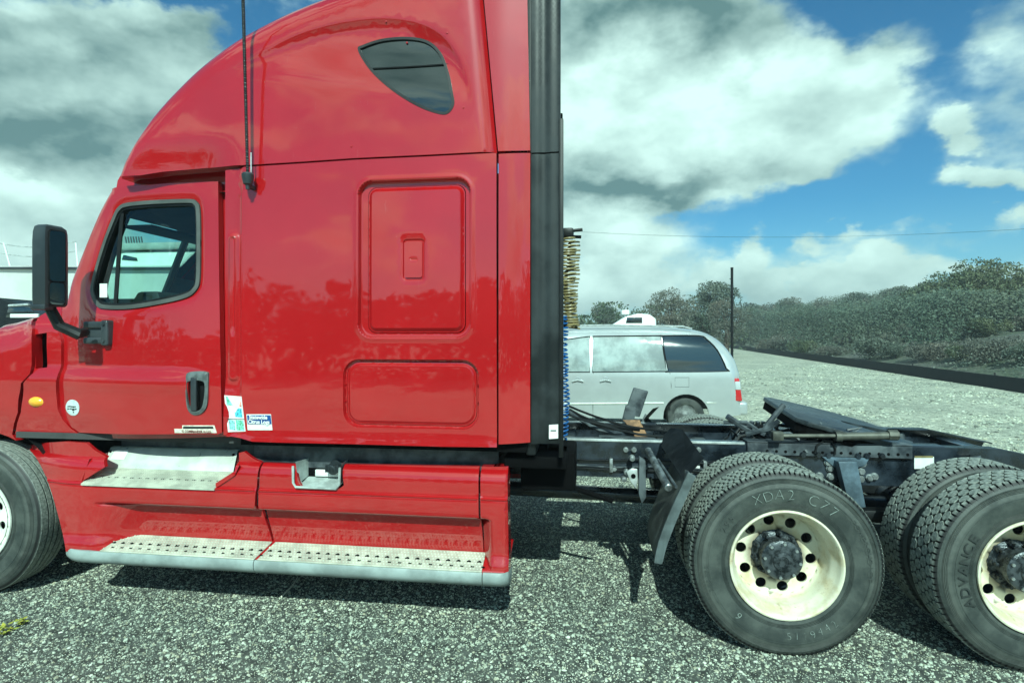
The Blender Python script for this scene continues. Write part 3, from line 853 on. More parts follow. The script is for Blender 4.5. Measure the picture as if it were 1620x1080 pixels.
# far wood around the lot, also behind the photographer
def wood():
    q = random.Random(4); V = []; Fs = []
    for ring in range(2):
        for i in range(230):
            a = 2*math.pi*i/230+q.uniform(-.01, .01); r = 62+ring*14+q.uniform(-6, 6)
            aw = math.atan2(math.sin(a), math.cos(a))
            x, y = r*math.sin(a), r*math.cos(a)-ZP
            cdir = math.degrees(math.atan2(x, y+ZP))
            seen = -16 < cdir < 13
            if -60 < cdir < 75 and not seen: continue
            hh = q.uniform(4.5, 8.5)*(1+.25*math.sin(a*5))*(.62 if -60 < cdir < 75 else 1)
            for _ in range(420 if seen else 95):
                d = Vector((q.gauss(0, 1), q.gauss(0, 1), 0))*1.5; z = hh*(1-q.random()**1.6*.95)
                w_ = 1.1-.6*(z/hh)
                c = Vector((x+d.x*w_, y+d.y*w_, z)); s = q.uniform(.08, .2) if seen else q.uniform(.25, .6)
                e = Vector((q.gauss(0, 1), q.gauss(0, 1), q.gauss(0, 1))).normalized(); f = e.orthogonal().normalized()
                k = len(V); V.extend([c-e*s, c+f*s*.7, c+e*s, c-f*s*.7]); Fs.append((k, k+1, k+2, k+3))
    # a nearer, ragged row behind the photographer, which the paintwork mirrors
    for i in range(120):
        x = -42+i*.75+q.uniform(-.5, .5); y = -18.5+q.uniform(-1.2, 1.2)
        hh = 3.5+1.0*noise.noise(Vector((x*.22, 0, 9)))*1.6+q.uniform(-.4, .4)
        for _ in range(150):
            z = hh*(1-q.random()**1.2); w_ = 1.0-.5*(z/hh)
            c = Vector((x+q.gauss(0, .6)*w_, y+q.gauss(0, .8)*w_, z)); s = q.uniform(.12, .34)
            e = Vector((q.gauss(0, 1), q.gauss(0, 1), q.gauss(0, 1))).normalized(); f = e.orthogonal().normalized()
            k = len(V); V.extend([c-e*s, c+f*s*.7, c+e*s, c-f*s*.7]); Fs.append((k, k+1, k+2, k+3))
    o = mk('far_wood', V, Fs, M['leaf_green'], None, 60, False)
    tag(o, 'dark wood around the far sides of the lot', kind='stuff')
wood()
# white specks on the slope: a couple of parked vehicles far up

# ================================================================== TRUCK
truck = tag(empty('truck', (-1.0, 1.22, 0)), 'red tractor unit with tall sleeper cab and bare rear frame parked on the gravel', 'truck')
WID = 2.44
def bx(u, Y=0.0): return W(u, 540, Y)[0]
def bz(u, v, Y=0.0): return W(u, v, Y)[1]
def box_px(u0, v0, u1, v1, Y=0.0):
    """x0,x1,z0,z1 of a rectangle seen at pixels"""
    um, vm = (u0+u1)/2, (v0+v1)/2
    return bx(u0, Y), bx(u1, Y), bz(um, v1, Y), bz(um, v0, Y)

# ---- sleeper side
X_B0, X_B1 = bx(351), bx(378)
RIB = box_px(357, 368, 375, 604)
H_OUT = box_px(567, 284, 743, 533); H_IN = box_px(580, 293, 734, 526)
LOW = box_px(543, 569, 757, 677)
Z_LIP = bz(560, 693)
def yf_sleeper(x, z):
    y = 0.0
    # pillar behind the door: set back, blending into the side further down
    k = 1-sst(X_B1-.012, X_B1+.02, x)
    y += .028*k*sst(1.25, 1.55, z)
    # two-stage pressed rib on that pillar
    d = sd_rr(x, z, RIB, .035)
    y -= .016*(1-sst(-.020, .004, d))
    if RIB[2]+.05 < z < RIB[3]: y += .010*(1-sst(-.034, -.020, d))*sst(RIB[2]+.28, RIB[2]+.34, z)
    # luggage door surround
    d = sd_rr(x, z, H_OUT, .085)
    y += .034*(1-sst(-.006, .002, d))
    y -= .005*math.exp(-((d-.012)/.010)**2)
    d = sd_rr(x, z, LOW, .10)
    y += .026*(1-sst(-.006, .002, d))
    # rolled sill along the bottom
    y -= .010*(1-sst(Z_LIP-.012, Z_LIP, z))
    # gentle crown of the sheet
    y += .006*((z-1.9)/.9)**2
    return y
top_seam = WP([(378, 264), (400, 263), (480, 258), (560, 252.5), (680, 247), (785, 241.5)])
sleeper_outline = (WP([(351, 267)])+top_seam+WP([(786, 707)])+WP([(700, 706), (560, 702), (440, 699.5), (400, 698), (380, 692), (353, 688)]))
hb = (H_IN[0]-.004, H_IN[1]+.004, H_IN[2]-.004, H_IN[3]+.004)
loops = [rrect(*H_OUT, .085, 7, o) for o in (-.016, -.009, -.005, -.002, .001, .004, .009, .016, .026, .04)]
loops += [rrect(*LOW, .10, 7, o) for o in (-.012, -.007, -.004, -.001, .002, .005, .009)]
loops += [rrect(*RIB, .035, 6, o) for o in (-.034, -.027, -.02, -.012, -.004, .004)]
loops += [[(x, z0), (x+.001, z1)] for x in (X_B1-.014, X_B1-.004, X_B1+.006, X_B1+.016, X_B1+.026) for z0, z1 in ((1.1, 2.66),)]
zl = [WP([(385, 694+o), (560, 698+o), (786, 701+o)]) for o in (-4, -2.5, -1)]
lowi = (LOW[0]+.016, LOW[1]-.016, LOW[2]+.016, LOW[3]-.016)
sleeper = panel('sleeper_side', sleeper_outline, yf_sleeper, M['red'], truck,
                holes=[rrect(*hb, .055), rrect(*lowi, .085, 7, .003)], loops=loops, step=.035, rim=.05)
LATCH = box_px(637, 378, 670, 442)
def yf_hatch(x, z):
    d = sd_rr(x, z, H_IN, .055)
    y = .008+.022*sst(-.028, -.006, d)+.006*((z-1.9)/.9)**2
    return y+.010*(1-sst(-.005, .005, sd_rr(x, z, LATCH, .022)))
hatch = panel('luggage_door', rrect(*H_IN, .055), yf_hatch, M['red'], truck,
              loops=[rrect(*H_IN, .055, 7, o) for o in (-.036, -.028, -.02, -.013, -.006)]+[rrect(*LATCH, .022, 6, o) for o in (-.008, -.003, .002, .007)],
              step=.035, rim=.04)
li = (LATCH[0]+.012, LATCH[1]-.012, LATCH[2]+.012, LATCH[3]-.012)
zmid = (li[2]+li[3])/2
panel('latch_paddle', rrect(*li, .012), lambda x, z: .008+.004*math.exp(-((z-zmid)/.004)**2)*(abs(x-(li[0]+li[1])/2) < .022), M['red'], hatch,
      loops=[[(li[0], zmid+o), (li[1], zmid+o)] for o in (-.005, 0, .005)], step=.012, rim=.02)
panel('lower_access_panel', rrect(*lowi, .085), lambda x, z: .012+.012*sst(-.024, -.004, sd_rr(x, z, lowi, .085))+.006*((z-1.9)/.9)**2, M['red'], truck,
      loops=[rrect(*lowi, .085, 7, o) for o in (-.03, -.022, -.015, -.008)], step=.04, rim=.03)
# ---- corner panels and black side extender at the back of the cab
XC0, XC1, XE = bx(788.5), bx(838), bx(887)
def yf_corner(x, z):
    t = (x-XC0)/(XC1-XC0)
    return .006*((min(z, 2.75)-1.9)/.9)**2+.022*t*t+.004
corner = panel('rear_corner_panel', WP([(788.5, 243), (838, 239.5), (838, 701), (788.5, 703)]), yf_corner, M['red'], truck, step=.03, rim=.06)
def yf_ext(x, z):
    t = (x-XC1)/(XE-XC1)
    return .035+.010*math.sin(t*math.pi)+.004*math.cos(t*14)
ext_up = panel('side_extender', WP([(839.5, -70), (886, -70), (886, 236), (839.5, 238.5)]), yf_ext, M['extender'], truck, step=.02, rim=.05)
ext_lo = panel('side_extender', WP([(839.5, 241), (888, 238.5), (888, 703), (839.5, 704)]), yf_ext, M['extender'], truck, step=.02, rim=.05)
ext_edge = MB().box(XE-.012, XE+.014, .03, .06, 1.07, 3.05, .004).build('extender_edge', M['black'], ext_lo)
# ---- roof fairing
RF = .24
def RFX(x): return .05+.19*sst(-3.15, -2.35, x)     # the fairing's shoulder tightens towards its nose
sil_px = [(187, 281), (192, 270), (199, 257), (207, 246), (225, 221), (250, 189), (290, 149), (338, 109), (390, 73), (450, 40), (500, 18), (548, 0), (620, -26), (690, -44), (760, -57), (838, -64)]
SIL = np.array(sm(WP(sil_px, lambda x, z: RFX(x)+.03*max(0, z-2.75)), 5))
zone_px = sm([(330, 120), (400, 82), (465, 50), (530, 31), (600, 23), (658, 30), (700, 52), (727, 88), (743, 128), (752, 172)], 6)
ZONE = WP(zone_px)
ZA = np.array(ZONE); ZC = ZA[[0, -1]]
zone_poly = ZONE
XS0 = bx(765)
def seam_x(z):   # leaning vertical seam of the fairing
    p = WP([(786, 238)])[0]; q = WP([(763, 0)])[0]
    return p[0]+(q[0]-p[0])*(z-p[1])/(q[1]-p[1])
def yf_fair(x, z):
    d = dist_poly(x, z, SIL)
    y = .004+.03*max(0, z-2.75)
    r = RFX(x); t = r-min(d, r)
    y += r-math.sqrt(max(0, r*r-t*t))
    # window zone pressed inwards below a soft arc
    if inside([(x, z)], zone_poly)[0]:
        dz = dist_poly(x, z, ZA); dc = dist_poly(x, z, ZC)
        y += .026*sst(0, .055, dz)*sst(0, .38, dc)
    # rolled edge along the leaning seam
    s = seam_x(z)-x
    if 0 <= s < .10: y += .040*(1-s/.10)**2
    if -.3 < s < 0: y += .03
    # flare of the lower lip over the door
    y += .030*(1-sst(2.80, 3.05, z))*(1-sst(-2.40, -2.15, x))
    return y
fair_top = [p for p in SIL.tolist()]
k_end = min(range(len(fair_top)), key=lambda i: abs(fair_top[i][0]-seam_x(fair_top[i][1])))
seam_line = WP([(784.5, 238.5)])
fair_outline = [tuple(p) for p in fair_top[:k_end]]+[(seam_x(fair_top[k_end][1])-.004, fair_top[k_end][1])]+seam_line+WP([(680, 244), (560, 249.5), (480, 255), (400, 260), (376, 261), (320, 263.5), (250, 269.5), (215, 275)])
WIN_UP = WP(sm([(563, 74), (570, 66), (600, 56), (640, 53), (672, 59), (693, 78), (706, 110), (714, 146), (716, 164), (707, 177), (692, 177), (660, 165), (620, 140), (585, 108)], 5, True))
sl = [tuple(map(tuple, [(p[0]+o*.55, p[1]-o) for p in fair_top[2:k_end]])) for o in (.015, .035, .06, .09, .13, .18, .24)]
zl2 = []
for o in (-.005, .012, .028, .045, .058):
    zl2.append([(p[0]+(ZA.mean(0)[0]-p[0])*o/.8, p[1]+(ZA.mean(0)[1]-p[1])*o/.8) for p in ZONE])
sl2 = [[(seam_x(2.79)-o, 2.79), (seam_x(3.9)-o, 3.9)] for o in (.015, .03, .05, .075, .10)]
fairing = panel('roof_fairing', fair_outline, yf_fair, M['red'], truck, holes=[offset(WIN_UP, .006)], loops=sl+zl2+sl2, step=.045, rim=.09, sharp=40)
fair_rear_out = [(seam_x(z)+.006, z) for z in np.linspace(bz(785, 238.5), fair_top[k_end][1], 12)]+[tuple(fair_top[-1])]+WP([(838, 235.5)])
fair_rear = panel('fairing_rear_panel', fair_rear_out, lambda x, z: yf_fair(x, z)-.03+.022*sst(XS0, XC1, x)**2 if x > seam_x(z) else yf_fair(x, z), M['red'], truck, loops=[[(p[0], p[1]-o) for p in fair_top[k_end-3:]] for o in (.03, .07, .12, .18)], step=.04, rim=.06)
# small sleeper window in the fairing
yw = lambda x, z: yf_fair(x, z)
sw = panel('sleeper_window', WIN_UP, lambda x, z: yf_fair(x, z)+.008, M['darkglass'], truck, step=.05, rim=.02)
panel('window_seal', offset(WIN_UP, .006), lambda x, z: yf_fair(x, z)-.003, M['black'], sw, holes=[offset(WIN_UP, -.010)], step=.04, rim=.02)
bar = WP([(586, 104), (640, 101), (706, 96)])
MB().tube([(x, yf_fair(x, z)+.003, z) for x, z in bar], .005, 6).build('window_bar', M['black'], sw)
# small rivets on the fairing
for u, v in ((556, 232), (640, 62), (608, 30), (706, 50), (733, 170)):
    x, z = W(u, v, 0.01); y = yf_fair(x, z)
    MB().lathe([(.0001, -.004), (.005, -.003), (.007, 0), (.007, .004)], 10, Matrix.Translation((x, y, z))).build('rivet', M['red'], fairing)
# roof between the two sides
rp = [tuple(p) for p in fair_top]
vs = []; fs = []
for x, z in rp:
    y0 = yf_fair(x, z)
    for t in (0, .12, .3, .5, .7, .88, 1.0):
        kk = min(1, max(0, z-2.75)/.6)
        vs.append((x-.03*kk*math.sin(math.pi*t), y0+(WID-2*y0)*t, z+.05*kk*math.sin(math.pi*t)))
for i in range(len(rp)-1):
    for k in range(6): fs.append((i*7+k, (i+1)*7+k, (i+1)*7+k+1, i*7+k+1))
roof = mk('roof', vs, fs, M['red'], truck)
# ---- cab front: door, its frame, cowl and hood
def ydoor(x, z):
    y = .045
    y += .10*max(0, (-2.55-x)/.9)**2
    y += .060*max(0, z-1.72)
    y -= .020*(1-sst(1.50, 1.585, z))*sst(-2.2, -2.75, x)      # swage under the window
    y -= .010*math.exp(-((z-1.47)/.05)**2)*sst(-2.25, -2.6, x)
    y += .03*(1-sst(1.05, 1.30, z))*sst(-2.9, -3.4, x)
    return y
HCAV_PX = sm([(297.5, 607), (303, 602), (312, 601), (321, 602), (326, 607), (325, 630), (321, 645), (312, 650), (303, 646), (299, 634)], 4, True)
HCAV = WP(HCAV_PX, ydoor)
DF = [(176, 301), (160, 327), (148, 351), (132, 386), (118, 418), (107, 444), (101, 470)]
DSIL = np.array(sm(WP(DF, .20), 4))
def yd(x, z):
    y = ydoor(x, z)
    d = dist_poly(x, z, DSIL); r = .075; t = r-min(d, r)
    return y+(r-math.sqrt(max(0, r*r-t*t)))*sst(1.75, 1.95, z)
door_px = [(181, 297), (195, 294.5), (250, 291), (345, 287), (346, 400), (349, 560), (351, 684), (344, 687), (300, 686), (126, 684), (113, 675), (101, 662), (93, 645), (90.5, 620), (92, 598), (98, 580), (98.5, 540), (98, 500)]
door_out = WP(door_px, ydoor)+[tuple(p) for p in DSIL[::-1].tolist()]
gl_px = sm([(149, 468), (147, 455), (153, 428), (166, 385), (180, 349), (188, 333), (200, 326), (240, 322), (296, 320), (307, 323), (311, 334), (312, 380), (311, 440), (306, 456), (292, 466), (255, 475), (205, 483), (165, 483), (154, 478)], 4, True)
GL = WP(gl_px, ydoor)
GLO = offset(GL, .024)
door_loops = [GLO, offset(GLO, .012), offset(GLO, .028), offset(GLO, .05)]+[[(-3.3, z), (-2.35, z)] for z in (1.42, 1.45, 1.48, 1.51, 1.54, 1.57, 1.60)]
door_loops += [[(p[0]+o, p[1]-o*.4) for p in DSIL.tolist()] for o in (.012, .028, .05, .08)]
def yd2(x, z):
    y = yd(x, z)
    d = dist_poly(x, z, GLA) if 1.75 < z < 2.75 else 1
    return y+.010*math.exp(-(d/.02)**2)
GLA = np.array(GLO+[GLO[0]])
door = panel('cab_door', door_out, yd2, M['red'], truck, holes=[GLO, HCAV], loops=door_loops, step=.035, rim=.045)
wframe = panel('window_frame', offset(GL, .022), lambda x, z: ydoor(x, z)-.002, mat('window_rubber', (.075, .08, .075), .55, var=.2), door, holes=[offset(GL, -.004)], step=.03, rim=.06)
inset = panel('window_channel', offset(GL, -.002), lambda x, z: ydoor(x, z)+.010, M['black'], door, holes=[offset(GL, -.019)], step=.03, rim=.05)
pane = panel('window_pane', offset(GL, -.008), lambda x, z: ydoor(x, z)+.030, M['glass'], door, step=.10, rim=0)
vb = WP([(193.5, 331), (187.5, 400), (182, 482)], lambda x, z: ydoor(x, z)+.02)
MB().tube([(x, ydoor(x, z)+.024, z) for x, z in vb], .013, 6).build('vent_divider', M['black'], door)
# decal on the window
wx = box_px(152, 448, 164, 470, .1)
MB().box(wx[0], wx[1], .128, .130, wx[2], wx[3]).build('window_sticker', M['white'], door)
# A-pillar rubber and inner cab frame
MB().tube([(x-.006, yd(x, z)+.012, z) for x, z in DSIL.tolist()], .012, 8).build('pillar_seal', M['black'], truck)
frame_px = [(186, 286), (196, 268), (250, 258), (345, 253), (378, 252), (378, 690), (92, 690), (88, 640), (92, 560), (99, 480)]
fr_out = WP(frame_px, lambda x, z: ydoor(x, z)+.055)+[(p[0]+.02, p[1]) for p in DSIL[::-1].tolist()]
def yframe(x, z): return ydoor(x, z)+.055
cabframe = panel('cab_frame', fr_out, yframe, M['red'], truck, holes=[offset(GL, .03)], step=.08, rim=.05)
# inner trim of the door, dark
panel('door_trim', offset(GL, .16), lambda x, z: yframe(x, z)+.055, M['liner'], truck, holes=[offset(GL, .012)], step=.08, rim=.02)
# cowl strip between hood and door
def ycowl(x, z):
    y = ydoor(max(x, -3.46), z)+.02*max(0, -3.46-x)
    y += .14*sst(1.80, 2.0, z)**2
    return y
cowl_px = [(64, 499), (80, 490), (95, 484), (96.5, 500), (97, 540), (96.5, 579), (90, 597), (88.5, 620), (91, 646), (99, 664), (111, 677), (122, 685), (24, 686), (27, 670), (33, 652), (36, 630), (37, 606), (52, 590), (55, 575), (54, 540), (56, 515)]
vent = WP([(56, 529), (74, 526), (74.5, 581), (56, 583)], ycowl)
cowl = panel('cowl_panel', WP(cowl_px, ycowl), ycowl, M['red'], truck, holes=[vent], step=.03, rim=.05)
vx = [p[0] for p in vent]; vz = [p[1] for p in vent]
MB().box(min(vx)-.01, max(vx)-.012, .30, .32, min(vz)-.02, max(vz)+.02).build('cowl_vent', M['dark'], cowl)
x, z = WF(57, 635.5, ycowl)
MB().lathe([(.0001, -.024), (.025, -.020), (.048, -.010), (.060, .002), (.060, .02)], 28, Matrix.Translation((x, ycowl(x, z)-.001, z)) @ Matrix.Diagonal((1, 1, .60, 1))).build('turn_signal', M['amber'], cowl)
# hood with fender, front wheel arch and bumper
FX, FZ = -4.19, .515
RA = .60
def yhood(x, z):
    y = ycowl(max(x, -3.62), 1.5 if z > 1.5 else z)+.02*max(0, -3.7-x)+.25*max(0, (-4.5-x)/.9)**2
    d = dist_poly(x, z, HSIL); r = .26; t = r-min(d, r)
    y += (r-math.sqrt(max(0, r*r-t*t)))
    return y
hs = WP([(59, 497.5), (30, 506), (0, 515)], .30)
HSIL = np.array(sm(hs+[(-4.3, 1.70), (-4.8, 1.55), (-5.2, 1.30), (-5.38, 1.05), (-5.42, .75)], 4))
gap_px = [(51, 520), (50, 545), (50, 577), (47, 591), (33, 606), (29, 630), (28, 652), (22, 670), (19, 687)]
arch = [(FX+RA*math.cos(R(a)), FZ+RA*math.sin(R(a))) for a in range(64, 181, 6)]
hood_out = [tuple(p) for p in HSIL[::-1].tolist()]+WP(gap_px, yhood)+arch+[(FX-RA, .42), (-5.40, .42)]
hood = panel('hood', hood_out, yhood, M['red'], truck, loops=[[(p[0], p[1]-o) for p in HSIL.tolist()] for o in (.02, .05, .09, .14, .2, .26)]+[[(-5.2, z), (-3.5, z)] for z in (1.49, 1.52, 1.55, 1.58, 1.61)], step=.05, rim=.06)
vs, fs = [], []
hp = HSIL.tolist()
for x, z in hp:
    y0 = yhood(x, z)
    for t in (0, .25, .5, .75, 1.0): vs.append((x-.10*math.sin(math.pi*t), y0+(WID-2*y0)*t, z+.06*math.sin(math.pi*t)))
for i in range(len(hp)-1):
    for k in range(4): fs.append((i*5+k, (i+1)*5+k, (i+1)*5+k+1, i*5+k+1))
mk('hood_top', vs, fs, M['red'], truck)
# windscreen: two panes meeting at a centre post
ws = []
wl = DSIL.tolist()
CW = [(W(298, 366, 1.22)), (W(268, 442, 1.22))]
def wcen(z):
    (xa, za), (xb, zb) = CW
    return xa+(xb-xa)*(z-za)/(zb-za)
wl = [p for p in wl if p[1] > 1.86]
for side in (0, 1):
    vs, fs = [], []
    for x, z in wl:
        for k in range(7):
            t = k/6
            y = .23+(1.22-.23)*t
            zz = z-.07*t
            xx = (x+.02)+(wcen(zz)-x-.02)*(1-math.cos(t*math.pi/2))
            vs.append((xx, y if not side else WID-y, zz))
    for i in range(len(wl)-1):
        for k in range(6): fs.append((i*7+k, (i+1)*7+k, (i+1)*7+k+1, i*7+k+1))
    mk('windscreen_pane', vs, fs, M['glass'], truck)
zt, zb = wl[0][1]-.07, wl[-1][1]-.07
MB().tube([(wcen(zt)+.01, 1.22, zt), (wcen(zb)+.01, 1.22, zb)], .028, 6).build('windscreen_post', M['black'], truck)
# ---- interior
xw0 = max(p[0] for p in wl)
hl = MB()
hl.add([(-3.02, .14, 2.70), (-2.0, .10, 2.72), (-2.0, 2.34, 2.72), (-3.02, 2.30, 2.70), (wcen(2.60)+.02, 1.22, 2.63)], [(0, 1, 2, 3), (0, 3, 4)])
hl.box(-3.2, -2.96, .25, 1.16, 2.53, 2.545, .004); hl.box(-3.2, -2.96, 1.3, 2.2, 2.53, 2.545, .004)
va, vb2 = W(192, 342, .34), W(301, 369.5, 1.21)
hl.add([(va[0], .34, va[1]), (vb2[0], 1.21, vb2[1]), (vb2[0]+.03, 1.21, 2.70), (-2.95, .30, 2.72), (va[0]+.01, .34, va[1]), (vb2[0]+.01, 1.21, vb2[1])], [(0, 1, 2, 3)])
hl.build('headliner', M['liner'], truck)
ds = MB()
ds.prism([(-3.9, 1.75), (-3.75, 1.97), (-3.3, 2.01), (-3.12, 1.97), (-3.05, 1.85), (-3.1, 1.4), (-3.9, 1.2)], .30, 2.14, 'Y', .02)
ds.prism([(-3.30, 1.98), (-3.22, 2.10), (-3.06, 2.10), (-3.02, 2.0), (-3.1, 1.95)], .42, 1.0, 'Y', .02)
ds.build('dashboard', M['dash'], truck)
sw_ = MB()
Mw = Matrix.Translation((-2.86, .68, 1.93)) @ Matrix.Rotation(R(-62), 4, 'Y')
sw_.tube([Mw @ Vector((.23*math.cos(R(a)), .23*math.sin(R(a)), 0)) for a in range(0, 360, 12)], .016, 8, closed=True)
sw_.tube([Mw @ Vector((-.22, 0, 0)), Mw @ Vector((0, 0, -.04)), Mw @ Vector((.22, 0, 0))], .02, 6)
sw_.tube([Mw @ Vector((0, 0, -.03)), (-3.15, .68, 1.7)], .035, 8)
sw_.build('steering_wheel', M['black'], truck)
for yy in (.55, 1.55):
    st = MB()
    st.box(-2.75, -2.25, yy-.02, yy+.50, 1.45, 1.60, .05, seg=3)
    st.box(-2.40, -2.26, yy-.02, yy+.50, 1.55, 2.05, .05, Matrix.Translation((-2.3, 0, 1.55)) @ Matrix.Rotation(R(8), 4, 'Y') @ Matrix.Translation((2.3, 0, -1.55)), 3)
    st.build('seat', M['liner'], truck)
MB().box(-2.22, -2.20, .10, 2.34, 1.1, 3.0).box(-3.9, -2.2, .14, 2.3, 1.08, 1.12).build('sleeper_curtain', M['liner'], truck)
# body behind the panels
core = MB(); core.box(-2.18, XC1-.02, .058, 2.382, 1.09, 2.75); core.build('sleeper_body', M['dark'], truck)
MB().box(XC1-.03, XC1+.03, .07, 2.37, 1.07, 3.95, .01).build('cab_back_wall', M['black'], truck)
# ---- far side of the cab
for o in (sleeper, corner, ext_up, ext_lo, fairing, fair_rear, door, wframe, cabframe, cowl, hood):
    c = far_copy(o, truck)
    if o in (ext_up, ext_lo): c.matrix_basis = Matrix.Translation((-.085, 0, 0)) @ c.matrix_basis
# ---- mirror on its arm
YM = -.26
mx0, mx1 = bx(43, YM), bx(72, YM)
mi = truck
zt_, zb_ = bz(60, 354, YM), bz(60, 484, YM)
plan = [(mx0+.012, YM+.02), (mx0+.035, YM), (mx1-.004, YM), (mx1, YM+.01), (mx1+.012, YM+.125), (mx1-.02, YM+.17), (mx0+.03, YM+.15), (mx0-.005, YM+.10)]
b = MB()
vs, fs = [], []
lev = [(zb_, .86, -.010), (zb_+.015, .97, 0), (zb_+.05, 1, 0), (zt_-.10, 1, 0), (zt_-.04, .97, .004), (zt_-.012, .90, .010), (zt_, .70, .018)]
cxm = sum(p[0] for p in plan)/8; cym = sum(p[1] for p in plan)/8
for z, s, o in lev:
    for x, y in plan: vs.append((cxm+(x-cxm)*s+o*.3, cym+(y-cym)*s, z))
for i in range(len(lev)-1):
    for k in range(8): fs.append((i*8+k, i*8+(k+1) % 8, (i+1)*8+(k+1) % 8, (i+1)*8+k))
fs += [tuple(range(8))[::-1], tuple(range(48, 56))]
b.add(vs, fs); b.box(mx0+.02, mx1-.005, YM-.002, YM+.06, zb_-.022, zb_+.012, .006)
mirror = b.build('side_mirror', M['slate'], truck, 30)
def mface(y0, y1, z0, z1, o):
    A = Vector((mx1+.0012, YM+.012, 0)); B = Vector((mx1+.0115, YM+.123, 0)); d = (B-A).normalized(); n = Vector((d.y, -d.x, 0))
    P = lambda y, z: A+d*y+n*o+Vector((0, 0, z))
    poly = rrect(y0, y1, z0, z1, .02, 4)
    return [P(y, z) for y, z in poly]
for (a, c, e, f) in ((.008, .105, zb_+.155, zt_-.035), (.010, .100, zb_+.012, zb_+.145)):
    L = mface(a, c, e, f, .006)
    L2 = mface(a, c, e, f, -.006)
    n = len(L)
    mk('mirror_glass', L+L2, [tuple(range(n))]+[(i, (i+1) % n, n+(i+1) % n, n+i) for i in range(n)], M['mirror'], mirror)
    L = mface(a-.006, c+.006, e-.006, f+.006, .003); L2 = mface(a-.006, c+.006, e-.006, f+.006, -.008)
    mk('mirror_rim', L+L2, [tuple(range(n))]+[(i, (i+1) % n, n+(i+1) % n, n+i) for i in range(n)], M['black'], mirror)
pa = W(74, 484, YM+.08); pb = W(96, 515, -.12); pc = W(124, 525, -.035)
MB().tube([(pa[0], YM+.09, pa[1]+.03), (pa[0]+.01, YM+.09, pa[1]-.01), (pb[0], -.13, pb[1]), (pb[0]+.10, -.09, pb[1]-.055), (pc[0]+.04, -.03, pc[1])], [.030, .030, .034, .036, .030], 10).build('mirror_arm', M['black'], truck)
qb = box_px(120, 506, 165, 547, .02)
mt = MB()
yq = ydoor(qb[0], 1.6)
mt.box(qb[1]-.055, qb[1], yq-.075, yq+.03, qb[2], qb[3], .014, seg=3)
mt.box(qb[0]+.015, qb[1]-.04, yq-.065, yq+.03, qb[2]+.012, qb[2]+.055, .012, seg=3)
mt.box(qb[0]+.015, qb[1]-.04, yq-.065, yq+.03, qb[3]-.055, qb[3]-.008, .012, seg=3)
mt.box(qb[0]+.03, qb[1]-.03, yq-.045, yq+.03, qb[2]+.03, qb[3]-.03, .004)
for zz in (qb[2]+.03, qb[3]-.03): mt.cyl((qb[1]-.028, yq-.082, zz), (qb[1]-.028, yq-.07, zz), .009, 8)
mt.build('mirror_mount', M['slate'], truck)
# ---- door handle
hx = box_px(293, 588, 330, 656, .05)
yh = ydoor((hx[0]+hx[1])/2, (hx[2]+hx[3])/2)
hpx = sm([(295, 596), (299, 589), (312, 587), (327, 588), (330, 594), (329.5, 620), (328, 640), (322, 651), (312, 656), (303, 654), (297, 645), (294.5, 625)], 4, True)
HP = WP(hpx, lambda x, z: yh)
hcav = WP(sm([(297.5, 607), (303, 602), (312, 601), (321, 602), (326, 607), (325, 630), (321, 645), (312, 650), (303, 646), (299, 634)], 4, True), lambda x, z: yh)
hdl = panel('door_handle', HP, lambda x, z: yh-.016+.010*(1-sst(0, .02, dist_poly(x, z, np.array(HP+[HP[0]])))), mat('handle_plastic', (.10, .115, .115), .4, var=.3, vscale=20), door, holes=[hcav], loops=[offset(HP, -.006), offset(HP, -.012), offset(hcav, .006)], step=.012, rim=.05)
MB().box(min(p[0] for p in hcav)-.005, max(p[0] for p in hcav)+.005, yh+.028, yh+.03, min(p[1] for p in hcav)-.005, max(p[1] for p in hcav)+.005).build('handle_recess', M['black'], hdl)
hb_ = box_px(307.5, 596, 316.5, 649, .05)
MB().box(hb_[0], hb_[1], yh-.024, yh-.002, hb_[2], hb_[3], .008, seg=3).build('handle_lever', M['slate'], hdl)
# ---- round badge and stickers
bxm, bzm = WF(115, 644.5, ydoor)
yb = ydoor(bxm, bzm)
badge = panel('round_decal', [(bxm+.066*math.cos(R(a)), bzm+.054*math.sin(R(a))) for a in range(0, 360, 9)], lambda x, z: ydoor(x, z)-.003, mat('grey_decal', (.56, .63, .63), .35, var=.12, vscale=20), door, step=.02, rim=.004)
bd = MB()
for i, (dx, dz, w, h) in enumerate(((-.040, .006, .010, .006), (-.024, .008, .016, .007), (-.004, .007, .014, .007), (.014, .006, .012, .009), (.030, .008, .012, .006), (-.036, -.009, .018, .006), (-.012, -.008, .012, .008), (.012, -.012, .020, .014), (.035, -.008, .012, .008), (.012, -.030, .008, .008))):
    yq_ = ydoor(bxm+dx, bzm+dz)
    bd.box(bxm+dx-w/2, bxm+dx+w/2, yq_-.0055, yq_-.002, bzm+dz-h/2, bzm+dz+h/2)
bd.build('decal_print', M['dash'], badge)
def on_side(mb, px, Y, t=.0015):
    P = WP(px, Y); n = len(P)
    yy = Y if not callable(Y) else 0
    V = [(x, (Y(x, z) if callable(Y) else Y)-t, z) for x, z in P]+[(x, (Y(x, z) if callable(Y) else Y)+.004, z) for x, z in P]
    return mb.add(V, [tuple(range(n))[::-1]]+[(i, (i+1) % n, n+(i+1) % n, n+i) for i in range(n)])
def side_text(mb, s, u, v, size, Y, t=.003, bold=.0, sx=1.0, tilt=0.0):
    V, Fs = text_mesh(s, size, bold)
    x, z = W(u, v, Y)
    return mb.add([(x+p.x*sx, Y-t, z+p.y+p.x*tilt) for p in V], Fs)
ysl = yf_sleeper
